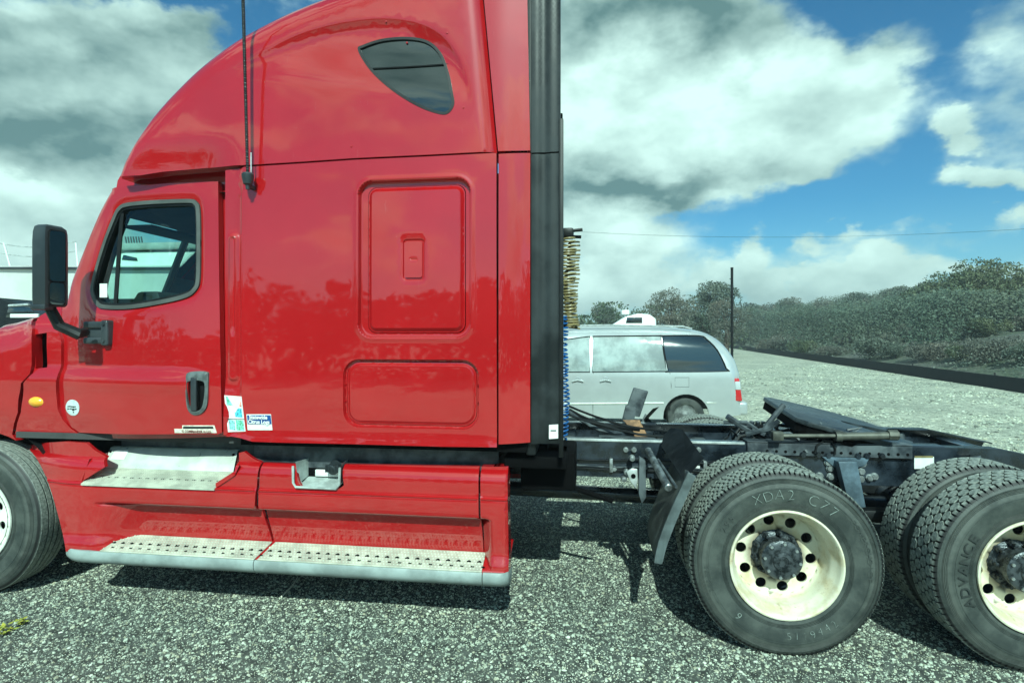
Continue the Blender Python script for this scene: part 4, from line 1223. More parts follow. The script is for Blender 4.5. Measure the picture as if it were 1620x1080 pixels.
stk = on_side(MB(), [(355, 625), (382, 627), (388.5, 682), (361, 683)], lambda x, z: ysl(x, z)-.002).build('permit_sticker', M['white'], sleeper)
cols = {'g': (.25, .62, .42), 'r': (.75, .30, .22), 'b': (.16, .52, .66), 't': (.35, .68, .66)}
for (u0, v0, u1, v1, c) in ((357.5, 627, 368, 640, 'g'), (370, 629, 380.5, 642, 'r'), (371, 645, 382, 659, 'b'), (360, 645, 368, 658, 'w'), (362, 664, 371, 679, 't'), (373, 664, 385, 680, 'g')):
    if c == 'w': continue
    key = 'stk_'+c
    if key not in M: M[key] = mat('print_'+{'g': 'green', 'r': 'red', 'b': 'blue', 't': 'teal'}[c], cols[c], .45, var=.55, vscale=90)
    on_side(MB(), [(u0, v0), (u1, v0+1), (u1+1.5, v1+1), (u0+1.5, v1)], lambda x, z: ysl(x, z)-.004).build('sticker_square', M[key], stk)
on_side(MB(), [(359.5, 662.2), (386, 662.5), (386, 663.4), (359.5, 663.1)], lambda x, z: ysl(x, z)-.004).build('sticker_line', M['dash'], stk)
bs = on_side(MB(), [(390, 655), (428.5, 655), (431, 680), (392, 680)], lambda x, z: ysl(x, z)-.002).build('blue_sticker', M['white'], sleeper)
on_side(MB(), [(391, 656.5), (428, 656.5), (429.5, 670.5), (392, 670.5)], lambda x, z: ysl(x, z)-.004).build('sticker_field', mat('navy_print', (.02, .07, .26), .4), bs)
tt = MB(); side_text(tt, 'Statewide', 409.5, 662.3, .034, 0.0, .008, .0012, .9); side_text(tt, 'Citrus Logs', 410.5, 669.6, .034, 0.0, .008, .0012, .9)
tt.build('sticker_text', M['white'], bs)
yfd = lambda x, z: ydoor(x, z)
ds_ = on_side(MB(), [(276, 678), (288.5, 678), (288.5, 672.5), (339, 672.5), (343, 684.5), (276.5, 684.5)], lambda x, z: yfd(x, z)-.002).build('door_sticker', mat('cream_sticker', (.70, .66, .55), .5, var=.2, vscale=40), door)
xx, zz = W(315, 678, .06)
on_side(MB(), [(290, 674.2), (337, 674.2), (338, 677.8), (289.5, 677.8)], lambda x, z: yfd(x, z)-.004).build('sticker_line', M['dash'], ds_)
tt = MB(); side_text(tt, 'THE COMMANDER RULES', 309.5, 683.6, .021, yfd(xx, zz), .008, .0006, .92); tt.build('sticker_text', mat('dark_red_print', (.16, .03, .03), .5), ds_)
es = box_px(868, 671, 883, 694, .03)
on_side(MB(), [(868.5, 672), (883, 671), (883, 693), (868.5, 694)], lambda x, z: .026).build('extender_sticker', M['white'], ext_lo)
on_side(MB(), [(871, 680), (880, 680), (880, 681.5), (871, 681.5)], lambda x, z: .023).build('sticker_line', M['dash'], ext_lo)
# ---- whip antenna
ab = W(392, 283, -.06); at_ = W(383, -60, -.09)
an = MB()
an.lathe([(.0001, -.045), (.012, -.045), (.014, -.020), (.026, -.012), (.033, .02), (.036, .045), (.030, .055), (.012, .058), (.0001, .058)], 20, Matrix.Translation((ab[0], -.06, ab[1]-.02)), 'Z')
an.box(ab[0]-.012, ab[0]+.012, -.06, .02, ab[1]-.055, ab[1]-.03, .004)
ant = an.build('antenna_base', M['slate'], truck)
coil = []
for i in range(60*8):
    t = i/(60*8); p = Vector((ab[0], -.06, ab[1])).lerp(Vector((at_[0], -.09, at_[1])), t)
    coil.append(p)
MB().tube([(ab[0], -.06, ab[1]), (at_[0], -.09, at_[1])], .0075, 8).build('antenna_whip', M['black'], truck)
hx_ = []
p0, p1 = Vector((ab[0], -.06, ab[1]+.04)), Vector((at_[0], -.09, at_[1]))
for i in range(1400):
    t = i/1400; p = p0.lerp(p1, t); a = i*.55
    hx_.append(p+Vector((math.cos(a)*.0085, math.sin(a)*.0085, 0)))
MB().tube(hx_, .0028, 4, False).build('antenna_winding', M['slate'], ant)
MB().tube([(ab[0]+.022, -.06, ab[1]+.02), (ab[0]+.020, -.058, ab[1]+.16)], .004, 6).build('antenna_stub', M['galv'], ant)

# ---- skirt under the cab: steps, treads and bumper trim
ZT = .395                                   # height of the lower tread
def zpx(v, Y=.03, u=600): return bz(u, v, Y)
XR0, XR1 = bx(168, .03), bx(768, .03)       # ends of the kick recess
def yskirt(x, z):
    z = z-.03
    y = .030
    y += .055*(1-math.sqrt(max(0, 1-min(1, max(0, (z-.86)/.085))**2)))       # rolled top
    y += .012*sst(.755, .80, z)*1.0-.011*math.exp(-((z-.780)/.0055)**2)          # feature line
    # kick recess below the face
    prof = .125*sst(.662, .645, z)*(.66+.34*min(1, max(0, (.655-z)/.20)))
    e = min(sst(XR0-.11, XR0+.19, x), sst(XR1+.045, XR1-.045, x))
    e2 = min(sst(XR0-.11, XR0+.05, x), sst(XR1+.03, XR1-.01, x))
    y += prof*e
    y += .022*math.exp(-((z-.652)/.010)**2)*e2
    # bottom corners sweep out again to the trim
    y -= .030*sst(.46, .38, z)*(1-e)
    # front flare around the wheel
    y += .05*max(0, (-3.25-x)/.35)**2
    return y
zloops = [[(-4, z+.03), (1, z+.03)] for z in (.945, .93, .915, .90, .88, .80, .79, .786, .783, .78, .777, .774, .77, .765, .755, .672, .667, .662, .657, .652, .647, .642, .637, .632, .625)]
SG = [(418, 731), (418, 790), (420, 808), (436, 866), (434, 880)]
gapl = WP([(416, 731), (416, 806), (432, 864)], yskirt); gapr = WP([(418.6, 731), (418.6, 806), (434.6, 864)], yskirt)
zb = ZT-.02
fpx = [(41, 705), (70, 700), (104, 698), (136, 700), (150, 712), (168, 722), (166, 738), (131, 760), (131, 766.5), (341, 769.5), (341, 764), (371, 745), (378, 716), (386, 714), (396, 722), (404, 727), (416, 731)]
ftop = WP(fpx, yskirt)
wheel_edge = WP(sm([(41, 705), (60, 728), (78, 768), (92, 815), (101, 853), (104, 872)], 5), yskirt)
front_out = ftop+gapl[1:]+[(gapl[-1][0], zb)]+[(wheel_edge[-1][0]+.02, zb)]+wheel_edge[::-1][:-1]
sk1 = panel('front_skirt', front_out, yskirt, M['red'], truck, loops=zloops, step=.03, rim=.025)
cpx = WP([(472, 733), (472.5, 763), (477, 770), (538, 772), (544, 767), (545, 733.5)], yskirt)
rear_out = WP([(418.6, 731)], yskirt)+WP([(471.5, 733.4)], yskirt)+cpx[1:-1]+WP([(545.5, 734), (759, 737.5)], yskirt)
rear_out += [(W(760, 900, .03)[0]-.003, zb)]+[(gapr[-1][0], zb)]+gapr[1:][::-1]
sk2 = panel('rear_skirt', rear_out, yskirt, M['red'], truck, loops=zloops, step=.03, rim=.025)
cap_out = WP([(762, 737.5), (804, 738)], yskirt)+[(bx(805, .03), zb), (W(762, 900, .03)[0], zb)]
sk3 = panel('skirt_end_cap', cap_out, lambda x, z: yskirt(x, z)+.02*sst(bx(799, .03), bx(805, .03), x), M['red'], truck, loops=zloops, step=.018, rim=.10)
XF = wheel_edge[-1][0]; XG = (gapl[-1][0]+gapr[-1][0])/2; XE_ = bx(805, -.02)
# the lower tread rises a little towards the cab
def slope_back(o):
    for v in o.data.vertices: v.co.z += max(0, v.co.y+.02)*.29
    o.data.update()
# red shelf under the treads
sh = MB()
sh.prism([(XF+.004, .045), (XF+.05, .020), (XF+.25, -.008), (XE_-.03, -.006), (XE_-.012, .02), (XE_-.012, .30), (XF+.012, .30)], ZT-.025, ZT, 'Z', .006)
slope_back(sh.build('step_shelf', M['red'], truck))
def tread(name, poly, z, mat_, parent, rows, x0, x1, y0, y1, holes=True):
    b = MB(); b.prism(poly, z+.001, z+.009, 'Z', .002, seg=1)
    o = b.build(name, mat_, parent)
    d = MB(); h = MB(); q = random.Random(3)
    n = int((x1-x0)/.021)
    for r in range(rows):
        y = y0+(y1-y0)*(r+.5)/rows
        for i in range(n):
            x = x0+(i+.5+.5*(r % 2))*(x1-x0)/n
            if not inside([(x, y)], poly)[0]: continue
            d.lathe([(.0001, z+.013), (.004, z+.0128), (.0065, z+.0088)], 6, Matrix.Translation((x, y, 0)), 'Z')
    o2 = d.build('grip_studs', mat_, o); o2['kind'] = 'stuff'; slope_back(o); slope_back(o2)
    if holes:
        n = int((x1-x0)/.062)
        for i in range(n):
            x = x0+(i+.5)*(x1-x0)/n; y = y0+(y1-y0)*.45
            h.prism([(x-.013, y-.008), (x+.013, y-.008), (x+.013, y+.008), (x-.013, y+.008)], z+.0092, z+.0105, 'Z')
            h.prism([(x-.010+.03, y-.05), (x+.010+.03, y-.05), (x+.010+.03, y-.040), (x-.010+.03, y-.040)], z+.0092, z+.0105, 'Z')
        o3 = h.build('drain_slots', M['dark'], o); o3['kind'] = 'stuff'
        slope_back(o3)
    return o
t0 = W(158, 876, -.02)[0]; t1 = W(200, 850, .15)[0]
tread('lower_tread', [(t0, -.023), (XG-.028, -.023), (XG-.006, .147), (t1, .150)], ZT, M['tread_alu'], truck, 7, t0, XG, -.012, .145)
te = W(763, 899, -.02)[0]
tread('lower_tread', [(XG-.008, -.023), (te-.004, -.023), (te-.008, .147), (XG+.016, .147)], ZT, M['tread_alu'], truck, 7, XG, te, -.012, .145)
# grey bumper strip below the treads
def strip(xa, xb, na, nb):
    prof = [(.16, ZT-.03), (.01, ZT-.003), (-.020, ZT), (-.029, ZT-.014), (-.030, ZT-.045), (-.024, .335), (-.006, .312), (.04, .302), (.16, .308)]
    vs, fs = [], []; n = len(prof); st = 26
    for i in range(st+1):
        x = xa+(xb-xa)*i/st; k = 0
        if na: k += .05*max(0, 1-(x-xa)/.16)**2
        if nb: k += .035*max(0, 1-(xb-x)/.06)**2
        for y, z in prof: vs.append((x, y+k*(1 if y < .1 else 0), z))
    for i in range(st):
        for k in range(n): fs.append((i*n+k, (i+1)*n+k, (i+1)*n+(k+1) % n, i*n+(k+1) % n))
    fs += [tuple(range(n)), tuple(st*n+k for k in range(n))[::-1]]
    return MB().add(vs, fs).build('bumper_strip', M['trim'], truck, 50)
strip(XF-.012, XG-.031, True, False); strip(XG-.026, te-.002, False, False); strip(te+.003, XE_-.006, False, True)
MB().box(XG-.034, XG-.020, -.005, .15, .315, ZT).build('strip_joint', M['dark'], truck)
# upper step: riser plate, tread and its red pocket
pk = MB()
xa, xb_ = W(131, 766, .035)[0], W(341, 769, .035)[0]
xc, xd = W(163, 741, .20)[0], W(369, 745, .20)[0]
xe, xf = W(175, 709, .27)[0], W(376, 713, .27)[0]
z1 = W(236, 767.5, .035)[1]; z2 = W(266, 742.5, .20)[1]; z3 = W(276, 710, .27)[1]
up = MB(); up.add([(xa, .020, z1), (xb_, .020, z1), (xd, .20, z2), (xc, .20, z2), (xa, .020, z1-.012), (xb_, .020, z1-.012), (xd, .20, z2-.012), (xc, .20, z2-.012)],
                  [(0, 1, 2, 3), (7, 6, 5, 4), (0, 4, 5, 1), (1, 5, 6, 2), (2, 6, 7, 3), (3, 7, 4, 0)])
upper = up.build('upper_tread', M['tread_alu'], truck)
d = MB()
for r in range(6):
    for i in range(60):
        t = (i+.5+.5*(r % 2))/60; s = (r+.6)/6.4
        x = (xa+(xc-xa)*s)*(1-t)+(xb_+(xd-xb_)*s)*t; y = .02+.18*s; z = z1+(z2-z1)*s
        d.lathe([(.0001, .0045), (.004, .004), (.006, .0)], 6, Matrix.Translation((x, y, z)), 'Z')
o2 = d.build('grip_studs', M['tread_alu'], upper); o2['kind'] = 'stuff'
d = MB()
for i in range(17):
    t = (i+.5)/17; s = .42; x = (xa+(xc-xa)*s)*(1-t)+(xb_+(xd-xb_)*s)*t; y = .02+.18*s; z = z1+(z2-z1)*s
    d.prism([(x-.012, y-.006), (x+.012, y-.006), (x+.012, y+.006), (x-.012, y+.006)], z+.0008, z+.003, 'Z')
o2 = d.build('drain_slots', M['dark'], upper); o2['kind'] = 'stuff'
rs = MB(); rs.add([(xc, .200, z2), (xd, .200, z2), (xf, .27, z3), (xe, .27, z3), (xf, .30, z3+.004), (xe, .30, z3+.004)], [(0, 1, 2, 3), (3, 2, 4, 5)])
riser = rs.build('step_riser', M['alu'], truck, 60)
for u, v in ((176.5, 713.5), (370.5, 718.5)):
    x, z = W(u, v, .262); MB().cyl((x, .250, z), (x, .27, z), .009, 10).build('riser_screw', M['dark'], riser)
x, z = W(192, 718, .255)
yl = lambda zz: .200+.07*(zz-z2)/(z3-z2)-.003
MB().add([(x-.05, yl(z+.028), z+.028), (x+.055, yl(z+.028), z+.028), (x+.045, yl(z-.03), z-.03), (x-.06, yl(z-.03), z-.03)], [(3, 2, 1, 0)]).build('riser_label', M['white'], riser)
pk.add([(W(150, 711, .03)[0]-.06, .05, .97), (xe-.006, .27, .97), (xc-.004, .20, z2-.01), (xa-.012, .034, z1), (xa-.012, .034, z1-.05), (xc, .2, z2-.05)], [(0, 1, 2, 3), (3, 2, 5, 4)])
pk.build('step_pocket', M['red'], truck); pk = MB()
pk.add([(W(378, 716, .03)[0], .035, .965), (xf+.004, .27, .97), (xd+.004, .20, z2-.01), (xb_+.004, .032, z1), (W(371, 745, .03)[0], .032, z2+.02)], [(0, 1, 2, 4), (4, 2, 3)])
pk.build('step_pocket', M['red'], truck)
# under-cab sill and tank behind the skirt
sill = MB(); sill.box(XG-.15, bx(790, .2), .17, .19, .93, 1.085, .004); sill.box(bx(190, .3), bx(400, .3), .31, .33, .93, 1.09, .004)
sill.box(bx(250, .3), bx(300, .3), .295, .32, .93, 1.0, .004)
sill.build('cab_sill', M['chassis_dust'], truck)
tank = MB(); Mt = Matrix.Translation((0, .55, .60))
tank.lathe([(.0001, -2.0), (.27, -2.0), (.30, -1.97), (.30, -.83), (.27, -.80), (.0001, -.80)], 32, Mt, 'X'); tank.build('fuel_tank', M['galv'], truck)
MB().box(-3.3, -.25, .35, 2.1, 1.05, 1.085).build('cab_floor', M['dark'], truck)
# filler recess
cb = MB()
cx0, cx1 = cpx[0][0], cpx[-1][0]; cz0, cz1 = cpx[3][1]-.002, cpx[0][1]
cb.add([(cx0, .06, cz1+.02), (cx0+.03, .045, cz0+.02), (cx0+.03, .17, cz0+.04), (cx0+.03, .17, cz1+.02)], [(0, 1, 2, 3)])
cb.add([(cx0+.02, .040, cz0), (cx1-.02, .040, cz0), (cx1-.02, .17, cz0+.035), (cx0+.03, .17, cz0+.035)], [(0, 1, 2, 3)])
cb.add([(cx1, .06, cz1+.02), (cx1-.02, .045, cz0+.0), (cx1-.02, .17, cz0+.04), (cx1-.01, .17, cz1+.02)], [(0, 1, 2, 3)])
cb.tube([(cx0, .03, cz1), (cx0+.003, .028, cz0+.03), (cx0+.02, .026, cz0+.004), (cx1-.025, .026, cz0+.002), (cx1-.003, .028, cz0+.03), (cx1, .03, cz1)], .008, 6)
cup = cb.build('filler_recess', mat('recess_grey', (.36, .40, .38), .45, var=.25, vscale=12), truck)
MB().box(cx0+.085, cx1-.03, .150, .168, cz0+.042, cz0+.085, .004).build('filler_label', M['white'], cup)
cc = MB(); cc.cyl((cx1-.09, .10, cz0+.095), (cx1-.075, .16, cz0+.12), .038, 16, .006)
for k in range(9): cc.box(cx1-.125+k*.01, cx1-.118+k*.01, .088, .10, cz0+.085, cz0+.13, .001)
cc.build('filler_cap', M['slate'], cup)
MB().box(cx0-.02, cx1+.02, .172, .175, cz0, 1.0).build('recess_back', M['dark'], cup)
for o in (sk1, sk2, sk3): far_copy(o, truck)
# wheel well
ww = MB()
ar = [(FX+.66*math.cos(R(a)), FZ+.66*math.sin(R(a))) for a in range(20, 170, 10)]
vs = [(x, y, z) for x, z in ar for y in (.16, .75)]
ww.add(vs, [(2*i, 2*i+2, 2*i+3, 2*i+1) for i in range(len(ar)-1)])
ww.box(-4.9, -3.35, .78, .80, .45, 1.4); ww.box(-3.7, -3.1, .45, .50, .8, 1.10)
wl_ = ww.build('wheel_arch_liner', M['black'], truck); far_copy(wl_, truck)
MB().box(-5.44, -5.0, .15, 2.29, .30, .62, .05, seg=3).build('front_bumper', M['trim'], truck)

# ------------------------------------------------------------------ chassis
YR0, YR1 = .79, 1.65
rt = 1.045; rb = .79
def rail(y0, y1, web):
    b = MB()
    prof = [(-3.9, rb), (2.58, rb), (3.08, rt-.16), (3.11, rt-.10), (2.68, rt-.006), (-3.9, rt-.006)]
    b.prism(prof, web, web+.010, 'Y')
    b.add([(-3.9, y0, rt), (2.66, y0, rt), (3.12, y0, rt-.095), (3.12, y1, rt-.095), (2.66, y1, rt), (-3.9, y1, rt), (-3.9, y0, rt-.010), (2.66, y0, rt-.010), (3.12, y0, rt-.105), (3.12, y1, rt-.105), (2.66, y1, rt-.010), (-3.9, y1, rt-.01)],
          [(0, 1, 4, 5), (1, 2, 3, 4), (6, 11, 10, 7), (7, 10, 9, 8), (0, 6, 7, 1), (1, 7, 8, 2), (5, 4, 10, 11), (4, 3, 9, 10), (2, 8, 9, 3)])
    b.box(-3.9, 2.40, y0, y1, rb-.010, rb)
    return b.build('frame_rail', M['chassis'], truck)
r1 = rail(YR0, YR0+.085, YR0+.002); r2 = rail(YR1-.085, YR1, YR1-.012)
def bolts(name, lst, parent, r=.015, y=YR0-.002, mat_='bolt'):
    for x, z in lst:
        b = MB(); b.cyl((x, y+.004, z), (x, y-.006, z), r*1.25, 10); b.cyl((x, y-.006, z), (x, y-.020, z), r, 6); b.build(name, M[mat_], parent, 30)
bolts('bolt', [W(u, v, YR0) for u, v in ((990, 711), (1003, 711), (1093, 712), (1105, 711), (895, 741), (972, 741), (1020, 738))], r1)
# crossmembers and the deck between the rails
fe = MB(); fe.box(-.25, W(1055, 697, YR0)[0], YR0-.004, YR0+.010, rt-.013, rt+.003, .001); fe.build('flange_edge_glint', M['galv'], r1)  # worn edge strip, brightened to stand in for sky reflected on the flange
fe = MB(); fe.box(W(1085, 697, YR0)[0], W(1178, 697, YR0)[0], YR0-.004, YR0+.010, rt-.013, rt+.003, .001); fe.build('flange_edge_glint', M['galv'], r1)
cm = MB()
for x in (-.15, .62, 1.30, 2.05, 2.78): cm.box(x-.06, x+.06, YR0+.012, YR1-.012, .79, .98, .01)
cm.build('crossmembers', M['chassis'], truck)['kind'] = 'stuff'
MB().box(.10, .95, YR0+.10, YR1-.10, .935, .945, .002).build('deck_plate', M['chassis_dust'], truck)
# slider base on the near rail with its row of holes
sb = MB(); x0, x1 = W(1182, 715, YR0-.01)[0], W(1443, 715, YR0-.01)[0]
zsb = W(1320, 722.5, YR0-.014)[1]
sb.box(x0, x1, YR0-.016, YR0-.002, zsb, rt+.012, .003); sb.box(x0, x1, YR0-.016, YR0+.10, rt+.002, rt+.014, .003)
sbo = sb.build('slider_base', M['chassis_dust'], truck)
for i in range(16):
    x = x0+.13+i*(x1-x0-.16)/15; zz = zsb+.028
    MB().cyl((x, YR0-.0175, zz), (x, YR0-.010, zz), .010, 10).build('slider_hole', M['dark'], sbo)
MB().box(x0+.12, x1-.02, YR0-.0185, YR0-.012, zsb-.004, zsb+.003).build('slider_edge', M['dark'], sbo)
bolts('bolt', [W(u, v, YR0-.018) for u, v in ((1270, 719), (1294, 719), (1310, 720), (1357, 721), (1371, 721), (1395, 721))], sbo, .017, YR0-.016, 'chassis')
bolts('bolt', [W(u, v, YR0) for u, v in ((1309, 731), (1312, 740), (1296, 752), (1313, 753), (1364, 733), (1362, 745), (1361, 757), (1375, 755), (1383, 753))], r1, .020)
# white reflectors on the rail
for px in ([(1446, 722), (1477, 722), (1477, 741), (1446, 741)], [(1092, 722), (1107, 722), (1107, 748), (1090, 748)]):
    b = on_side(MB(), px, YR0-.004, .004); b.build('rail_reflector', M['white'], truck)
on_side(MB(), [(1447, 721), (1476, 721), (1476, 723.5), (1447, 723.5)], YR0-.010).build('reflector_edge', M['hose_y'], r1)
# suspension hanger between the axles
hg = MB()
P = [W(u, v, YR0-.06) for u, v in ((1322, 728), (1352, 728), (1366, 800), (1340, 800))]
hg.prism(P, YR0-.10, YR0-.02, 'Y', .008)
hg.prism([W(u, v, YR0-.02) for u, v in ((1300, 722), (1375, 724), (1368, 736), (1345, 742), (1318, 738))], YR0-.03, YR0-.004, 'Y', .006)
hgo = hg.build('suspension_hanger', M['blue_steel'], truck)
ax1, ax2 = W(1245, 896, .02)[0], W(1648, 896, .02)[0]
AZ = .509
for ax in (ax1, ax2):
    b = MB()
    b.cyl((ax, .2, AZ), (ax, 2.24, AZ), .07, 16); b.lathe([(.0001, -.20), (.12, -.18), (.20, -.06), (.21, .06), (.13, .18), (.0001, .22)], 20, Matrix.Translation((ax, 1.22, AZ)), 'X')
    b.build('drive_axle', M['chassis'], truck)
    for s in (YR0-.02, YR1+.02):
        b = MB(); b.lathe([(.0001, .0), (.11, .0), (.13, .03), (.12, .07), (.14, .11), (.12, .15), (.13, .19), (.10, .22), (.0001, .22)], 20, Matrix.Translation((ax+.42, s, .55)), 'Z')
        b.prism([(ax-.55, AZ+.05), (ax+.5, AZ-.06), (ax+.5, AZ-.0), (ax+.1, AZ+.13), (ax-.55, AZ+.12)], s-.05, s+.05, 'Y', .008)
        b.build('air_spring', M['black'], truck)
        b = MB(); b.cyl((ax+.22, s-.12, .62), (ax+.12, s-.03, 1.0), .035, 12); b.build('shock_absorber', M['chassis_dust'], truck)
b = MB(); b.cyl((-3.0, 1.22, .62), (ax1, 1.22, .52), .055, 14); b.cyl((ax1, 1.22, .55), (ax2, 1.22, .55), .05, 14); b.build('drive_shaft', M['chassis'], truck)
b = MB(); b.cyl((FX, .3, FZ-.05), (FX, 2.14, FZ-.05), .06, 12); b.build('steer_axle', M['chassis'], truck)
# air tank, battery box and mounts behind the cab
b = MB()
b.lathe([(.0001, -1.0), (.12, -.98), (.14, -.94), (.14, -.30), (.12, -.26), (.0001, -.24)], 24, Matrix.Translation((.0, 1.20, .90)), 'X')
b.box(-.42, -.07, .30, .72, .80, 1.05, .02)
b.box(-.5, -.12, .12, .5, .98, 1.05, .01)
b.tube([(-.1, .55, .76), (.05, .5, .73), (.17, .48, .70)], .018, 8)
b.build('air_tank', M['dark'], truck)
# fifth wheel
fw = empty('fifth_wheel_frame', (1.775, 1.22, 1.115)); link_needed = False
fw.parent = truck; fw.matrix_parent_inverse = world_of(truck).inverted()
fw.name = 'fifth_wheel'
tilt = R(13.5)
Mf = Matrix.Translation((1.835, 1.22, 1.135)) @ Matrix.Rotation(R(5), 4, 'X') @ Matrix.Rotation(tilt, 4, 'Y')
pl = [(-.42, -.36), (-.36, -.43), (-.10, -.47), (.16, -.45), (.34, -.36), (.43, -.24), (.47, -.15), (.14, -.045), (.06, -.05), (.03, 0), (.06, .05), (.14, .045), (.47, .15), (.43, .24), (.34, .36), (.16, .45), (-.10, .47), (-.36, .43), (-.42, .36)]
b = MB(); b.prism(pl, -.014, .018, 'Z', .006, Mf)
pl2 = [(x*.97, y*.97) for x, y in pl]
bs_ = MB(); bs_.prism([(x*.97, y*.97) for x, y in pl], -.075, -.0142, 'Z', .0, Mf); bs_.build('plate_skirt', M['dark'], fw)  # near-black skirt: the underside's shade is put into its colour
b.build('coupling_plate', mat('greasy_plate', (.016, .019, .022), .38, metal=.2, var=.6, vscale=7, var2=(.060, .072, .080), bump=.003, bscale=25, rvar=.12), fw)
b = MB()
for s in (-.36, .36):
    b.prism([(1.55, 1.035), (2.0, 1.035), (1.88, 1.13), (1.66, 1.13)], 1.22+s-.05, 1.22+s+.05, 'Y', .012)
b.box(1.25, 2.35, YR0+.02, YR0+.12, 1.035, 1.05, .003); b.box(1.25, 2.35, YR1-.12, YR1-.02, 1.035, 1.05, .003)
b.box(1.40, 2.1, 1.0, 1.44, .96, 1.07, .02)
b.build('plate_bracket', M['chassis'], fw)
yb_ = YR0-.06
a = W(1233, 689, yb_); c = W(1326, 689, yb_); d_ = W(1303, 689, yb_); e = W(1412, 688, yb_)
b = MB(); b.cyl((a[0], yb_, a[1]), (c[0], yb_, c[1]), .014, 10); b.cyl((c[0], yb_, c[1]-.004), (e[0], yb_, e[1]-.004), .026, 14, .005)
b.cyl((c[0]-.02, yb_, c[1]-.004), (c[0]+.02, yb_, c[1]-.004), .034, 12); b.cyl((e[0]-.03, yb_, e[1]), (e[0]+.03, yb_, e[1]), .034, 8)
b.box(a[0]-.05, a[0]+.02, yb_-.03, yb_+.03, a[1]-.03, a[1]+.03, .006)
b.build('release_cylinder', mat('tan_steel', (.085, .085, .070), .5, metal=.3, var=.35, vscale=12), fw)
b = MB()
p = [W(u, v, YR0+.05) for u, v in ((1296, 668), (1303, 676), (1322, 684), (1345, 687), (1362, 676), (1340, 680))]
b.tube([(x, YR0+.05, z) for x, z in p], .010, 6)
p = [W(u, v, YR0+.10) for u, v in ((1205, 688), (1215, 670), (1240, 640))]
b.tube([(x, YR0+.10, z) for x, z in p], .019, 8); b.tube([(p[0][0]-.1, YR0+.12, p[0][1]), (p[1][0], YR0+.08, p[1][1]-.03), (p[1][0]+.06, YR0+.06, p[1][1]+.03)], .018, 6)
b.build('release_handle', M['chassis_dust'], fw)
# saw-toothed slide rail on the far side
b = MB()
for i in range(7):
    x = W(1168+i*9, 655, YR1-.05)[0]; z = 1.045
    b.box(x, x+.028, YR1-.09, YR1-.03, z, z+.035, .004)
b.box(W(1160, 655, YR1)[0], W(1240, 655, YR1)[0], YR1-.10, YR1-.02, 1.028, 1.05, .003)
b.build('slide_rack', M['chassis'], truck)
# hoses and cables over the rear frame
q = random.Random(11)
for k in range(9):
    pts = []
    x = .98+q.random()*.25; y = .95+q.random()*.4; z = .96+q.random()*.05
    for j in range(7):
        pts.append((x, y, z)); x += .02+q.random()*.09; y += (q.random()-.5)*.16; z = .98+q.random()*.13
    b = MB(); b.tube(pts, .008+.006*q.random(), 6); b.build('air_hose', M['black'] if k % 3 else M['chassis_dust'], truck)
b = MB()
p = [W(u, v, 1.0) for u, v in ((1150, 658), (1180, 678), (1215, 692))]
b.tube([(x, 1.0, z) for x, z in p], .022, 6); b.tube([(p[0][0]-.02, 1.02, p[0][1]-.05), (p[1][0], .98, p[1][1]+.05), (p[2][0], .96, p[2][1])], .014, 6)
b.build('torque_rod', M['chassis_dust'], truck)
b = MB()
p = [(W(u, v, YR0-.01)) for u, v in ((1288, 716), (1291, 704), (1302, 696), (1314, 697), (1320, 708), (1319, 718))]
b.tube([(x, YR0-.025, z) for x, z in p], .007, 6); b.build('cable_loop', M['black'], truck)

# sagging service lines between the cab and the frame, and lines clipped along the rail
q = random.Random(5)
for k in range(4):
    a = Vector((-.14, .90+k*.16, 1.17+.05*q.random())); e = Vector((.25+.5*q.random(), .92+.08*k, 1.055)); pts = []
    for j in range(13):
        t = j/12; p = a.lerp(e, t); p.z -= .30*t*(1-t)*(.4+q.random()*.1); p.y += .04*math.sin(6*t+k); pts.append(p)
    b = MB(); b.tube(pts, .009+.004*(k % 2), 7); b.build('service_line', (M['black'], M['chassis_dust'], M['black'], M['black'])[k % 4], truck)
for k, zz in enumerate((.835, .86, .905)):
    pts = [(-.3+j*.16, YR0-.012-.004*k, zz+.007*math.sin(j*1.3+k)) for j in range(9+k)]
    b = MB(); b.tube(pts, .007, 6); b.build('rail_line', M['black'] if k != 1 else M['chassis_dust'], r1)
for j in range(4):
    x = -.15+j*.32; b = MB(); b.box(x-.012, x+.012, YR0-.030, YR0, .82, .915, .003); b.build('line_clip', M['bolt'], r1)
